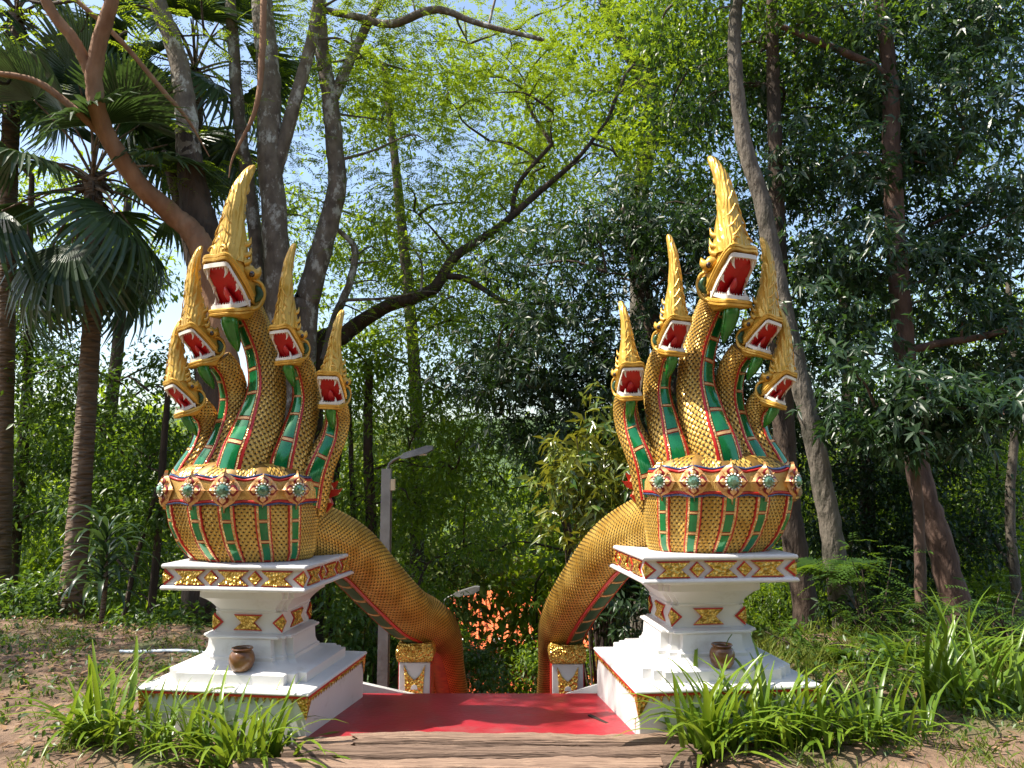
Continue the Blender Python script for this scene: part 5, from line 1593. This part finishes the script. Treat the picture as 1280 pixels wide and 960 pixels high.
FERN = [fern_mesh(RS(121), .7), fern_mesh(RS(122), .55, 15)]
for m_ in FERN: m_.materials.append(M['leaf_mid'])
def fern(px, py, D, n, k, label, seed, lift=None):
    r = RS(seed); c = at(px, py, D)
    z = float(gz(c[0], D)) if lift is None else c[2]
    root = empty('fern', (c[0], D, z), label, 'fern', 'ferns in the shade at the wood edge')
    for i in range(n):
        o = bpy.data.objects.new('frond', FERN[r.randint(2)]); col.objects.link(o); o.parent = root
        o.rotation_euler = (r.uniform(-.3, .3), r.uniform(-.5, .35), i * 2.399 + r.uniform(-.3, .3)); s_ = k * r.uniform(.8, 1.2); o.scale = (s_, s_, s_)


fern(1040, 720, 7.7, 16, 1.05, 'fern climbing on the slender grey trunk', 131, True)
fern(1085, 850, 6.3, 12, .75, 'fern in the shade behind the strap-leaf plants', 132)
fern(1125, 830, 6.6, 12, .75, 'fern below the red-brown tree', 133)
fern(1255, 800, 6.4, 14, 1.1, 'fern at the sunny end of the wood edge', 134)
fern(1030, 850, 6.5, 12, .8, 'small fern just behind the corner of the shaded pedestal', 135)
fern(1170, 800, 6.8, 12, .75, 'fern between the red-brown trunk and the large strap-leaf plant', 136)

# ------------------------------------------------------------------ leaf litter, grass and weeds on the ground
lr = RS(141)
def clear(x, y, pad=.0):
    k = ~((np.abs(x) < 1.06) & (y > 4.1))
    k &= ~((np.abs(x + 1.44) < .58 + pad) & (np.abs(y - 5.3) < .58 + pad)) & ~((np.abs(x - 1.455) < .61 + pad) & (np.abs(y - 5.33) < .61 + pad))
    return k
N = 5200
x = np.concatenate([lr.uniform(-6.5, -.9, N // 2), lr.uniform(.9, 6, N // 4), lr.uniform(-6.5, -1.6, N // 4)]); y = np.concatenate([lr.uniform(3.2, 8.2, N // 2), lr.uniform(3.2, 7.6, N // 4), lr.uniform(5.8, 8.2, N // 4)])
k = clear(x, y); x, y = x[k], y[k]; n_ = len(x)
pos = np.stack([x, y, gz(x, y) + .008], 1)
a_ = lr.uniform(0, 2 * PI, n_)
L = lr.uniform(.025, .085, n_)
V_, F_ = leaf_arrays(pos, np.stack([np.cos(a_), np.sin(a_), lr.uniform(.0, .35, n_)], 1), np.array([0, 0, 1.0]) + sph(n_, lr) * .3, L, L * lr.uniform(.3, .55, n_), .2, -.05)
o = link('leaf_litter', tri_mesh('leaf_litter', V_, F_, np.repeat(lr.uniform(0, 1, n_), 4)), 'leaf_litter')
tag(o, 'brown fallen leaves scattered over the bare ground', 'leaf litter', kind='stuff')


def blades(n, xs, ys, L, W, mat, name, label, clump=.0, seed=1):
    r = RS(seed)
    nc = n // 14
    cx_ = r.uniform(*xs, nc); cy_ = r.uniform(*ys, nc)
    keep = np.sin(cx_ * 2.3 + 1.1) * np.cos(cy_ * 2.9) + r.uniform(-.9, .9, nc) > clump
    cx_, cy_ = cx_[keep], cy_[keep]; nc = len(cx_)
    x = np.repeat(cx_, 14) + r.normal(0, .045, nc * 14); y = np.repeat(cy_, 14) + r.normal(0, .045, nc * 14)
    k = clear(x, y); x, y = x[k], y[k]; n = len(x)
    pos = np.stack([x, y, gz(x, y) - .004], 1)
    d = np.stack([r.normal(0, .55, n), r.normal(0, .55, n), np.ones(n)], 1)
    Ls = L * r.uniform(.4, 1.3, n)
    V_, F_ = leaf_arrays(pos, d, sph(n, r), Ls, np.full(n, W) * r.uniform(.6, 1.4, n), .1, .18)
    o = link(name, tri_mesh(name, V_, F_, np.repeat(r.uniform(0, 1, n), 4)), mat)
    tag(o, label, 'grass', kind='stuff')


blades(9000, (1.0, 6.0), (3.4, 5.6), .10, .007, 'grass', 'grass', 'short sunlit grass around the plants at the right', -.3, 151)
blades(12000, (-6.5, -1.1), (3.4, 8.0), .085, .008, 'grass', 'weeds', 'sparse green weeds on the leaf-strewn soil at the left', .15, 152)
blades(9000, (1.9, 6.0), (5.4, 7.8), .20, .010, 'grass', 'grass', 'longer shaded grass under the trees at the right', -.6, 154)
blades(900, (-1.6, 1.8), (4.0, 4.5), .05, .005, 'grass', 'weeds', 'tiny weeds around the timber beams', .5, 153)
# broad small weeds
r = RS(161)
nc = 520
cx_ = np.concatenate([r.uniform(-5.5, -2.2, nc // 2), r.uniform(2.2, 5.5, nc // 2)]); cy_ = np.concatenate([r.uniform(4.2, 8.0, nc // 2), r.uniform(4.4, 7.0, nc // 2)])
cen = np.stack([cx_, cy_, gz(cx_, cy_) + .05], 1)
V_, F_, rv = gen_leaves('broad', cen, .09, 14, r, .055)
o = link('low_weeds', tri_mesh('low_weeds', V_, F_, rv), 'leaf_mid')
tag(o, 'low broad-leaved weeds dotted over the ground', 'weeds', kind='stuff')
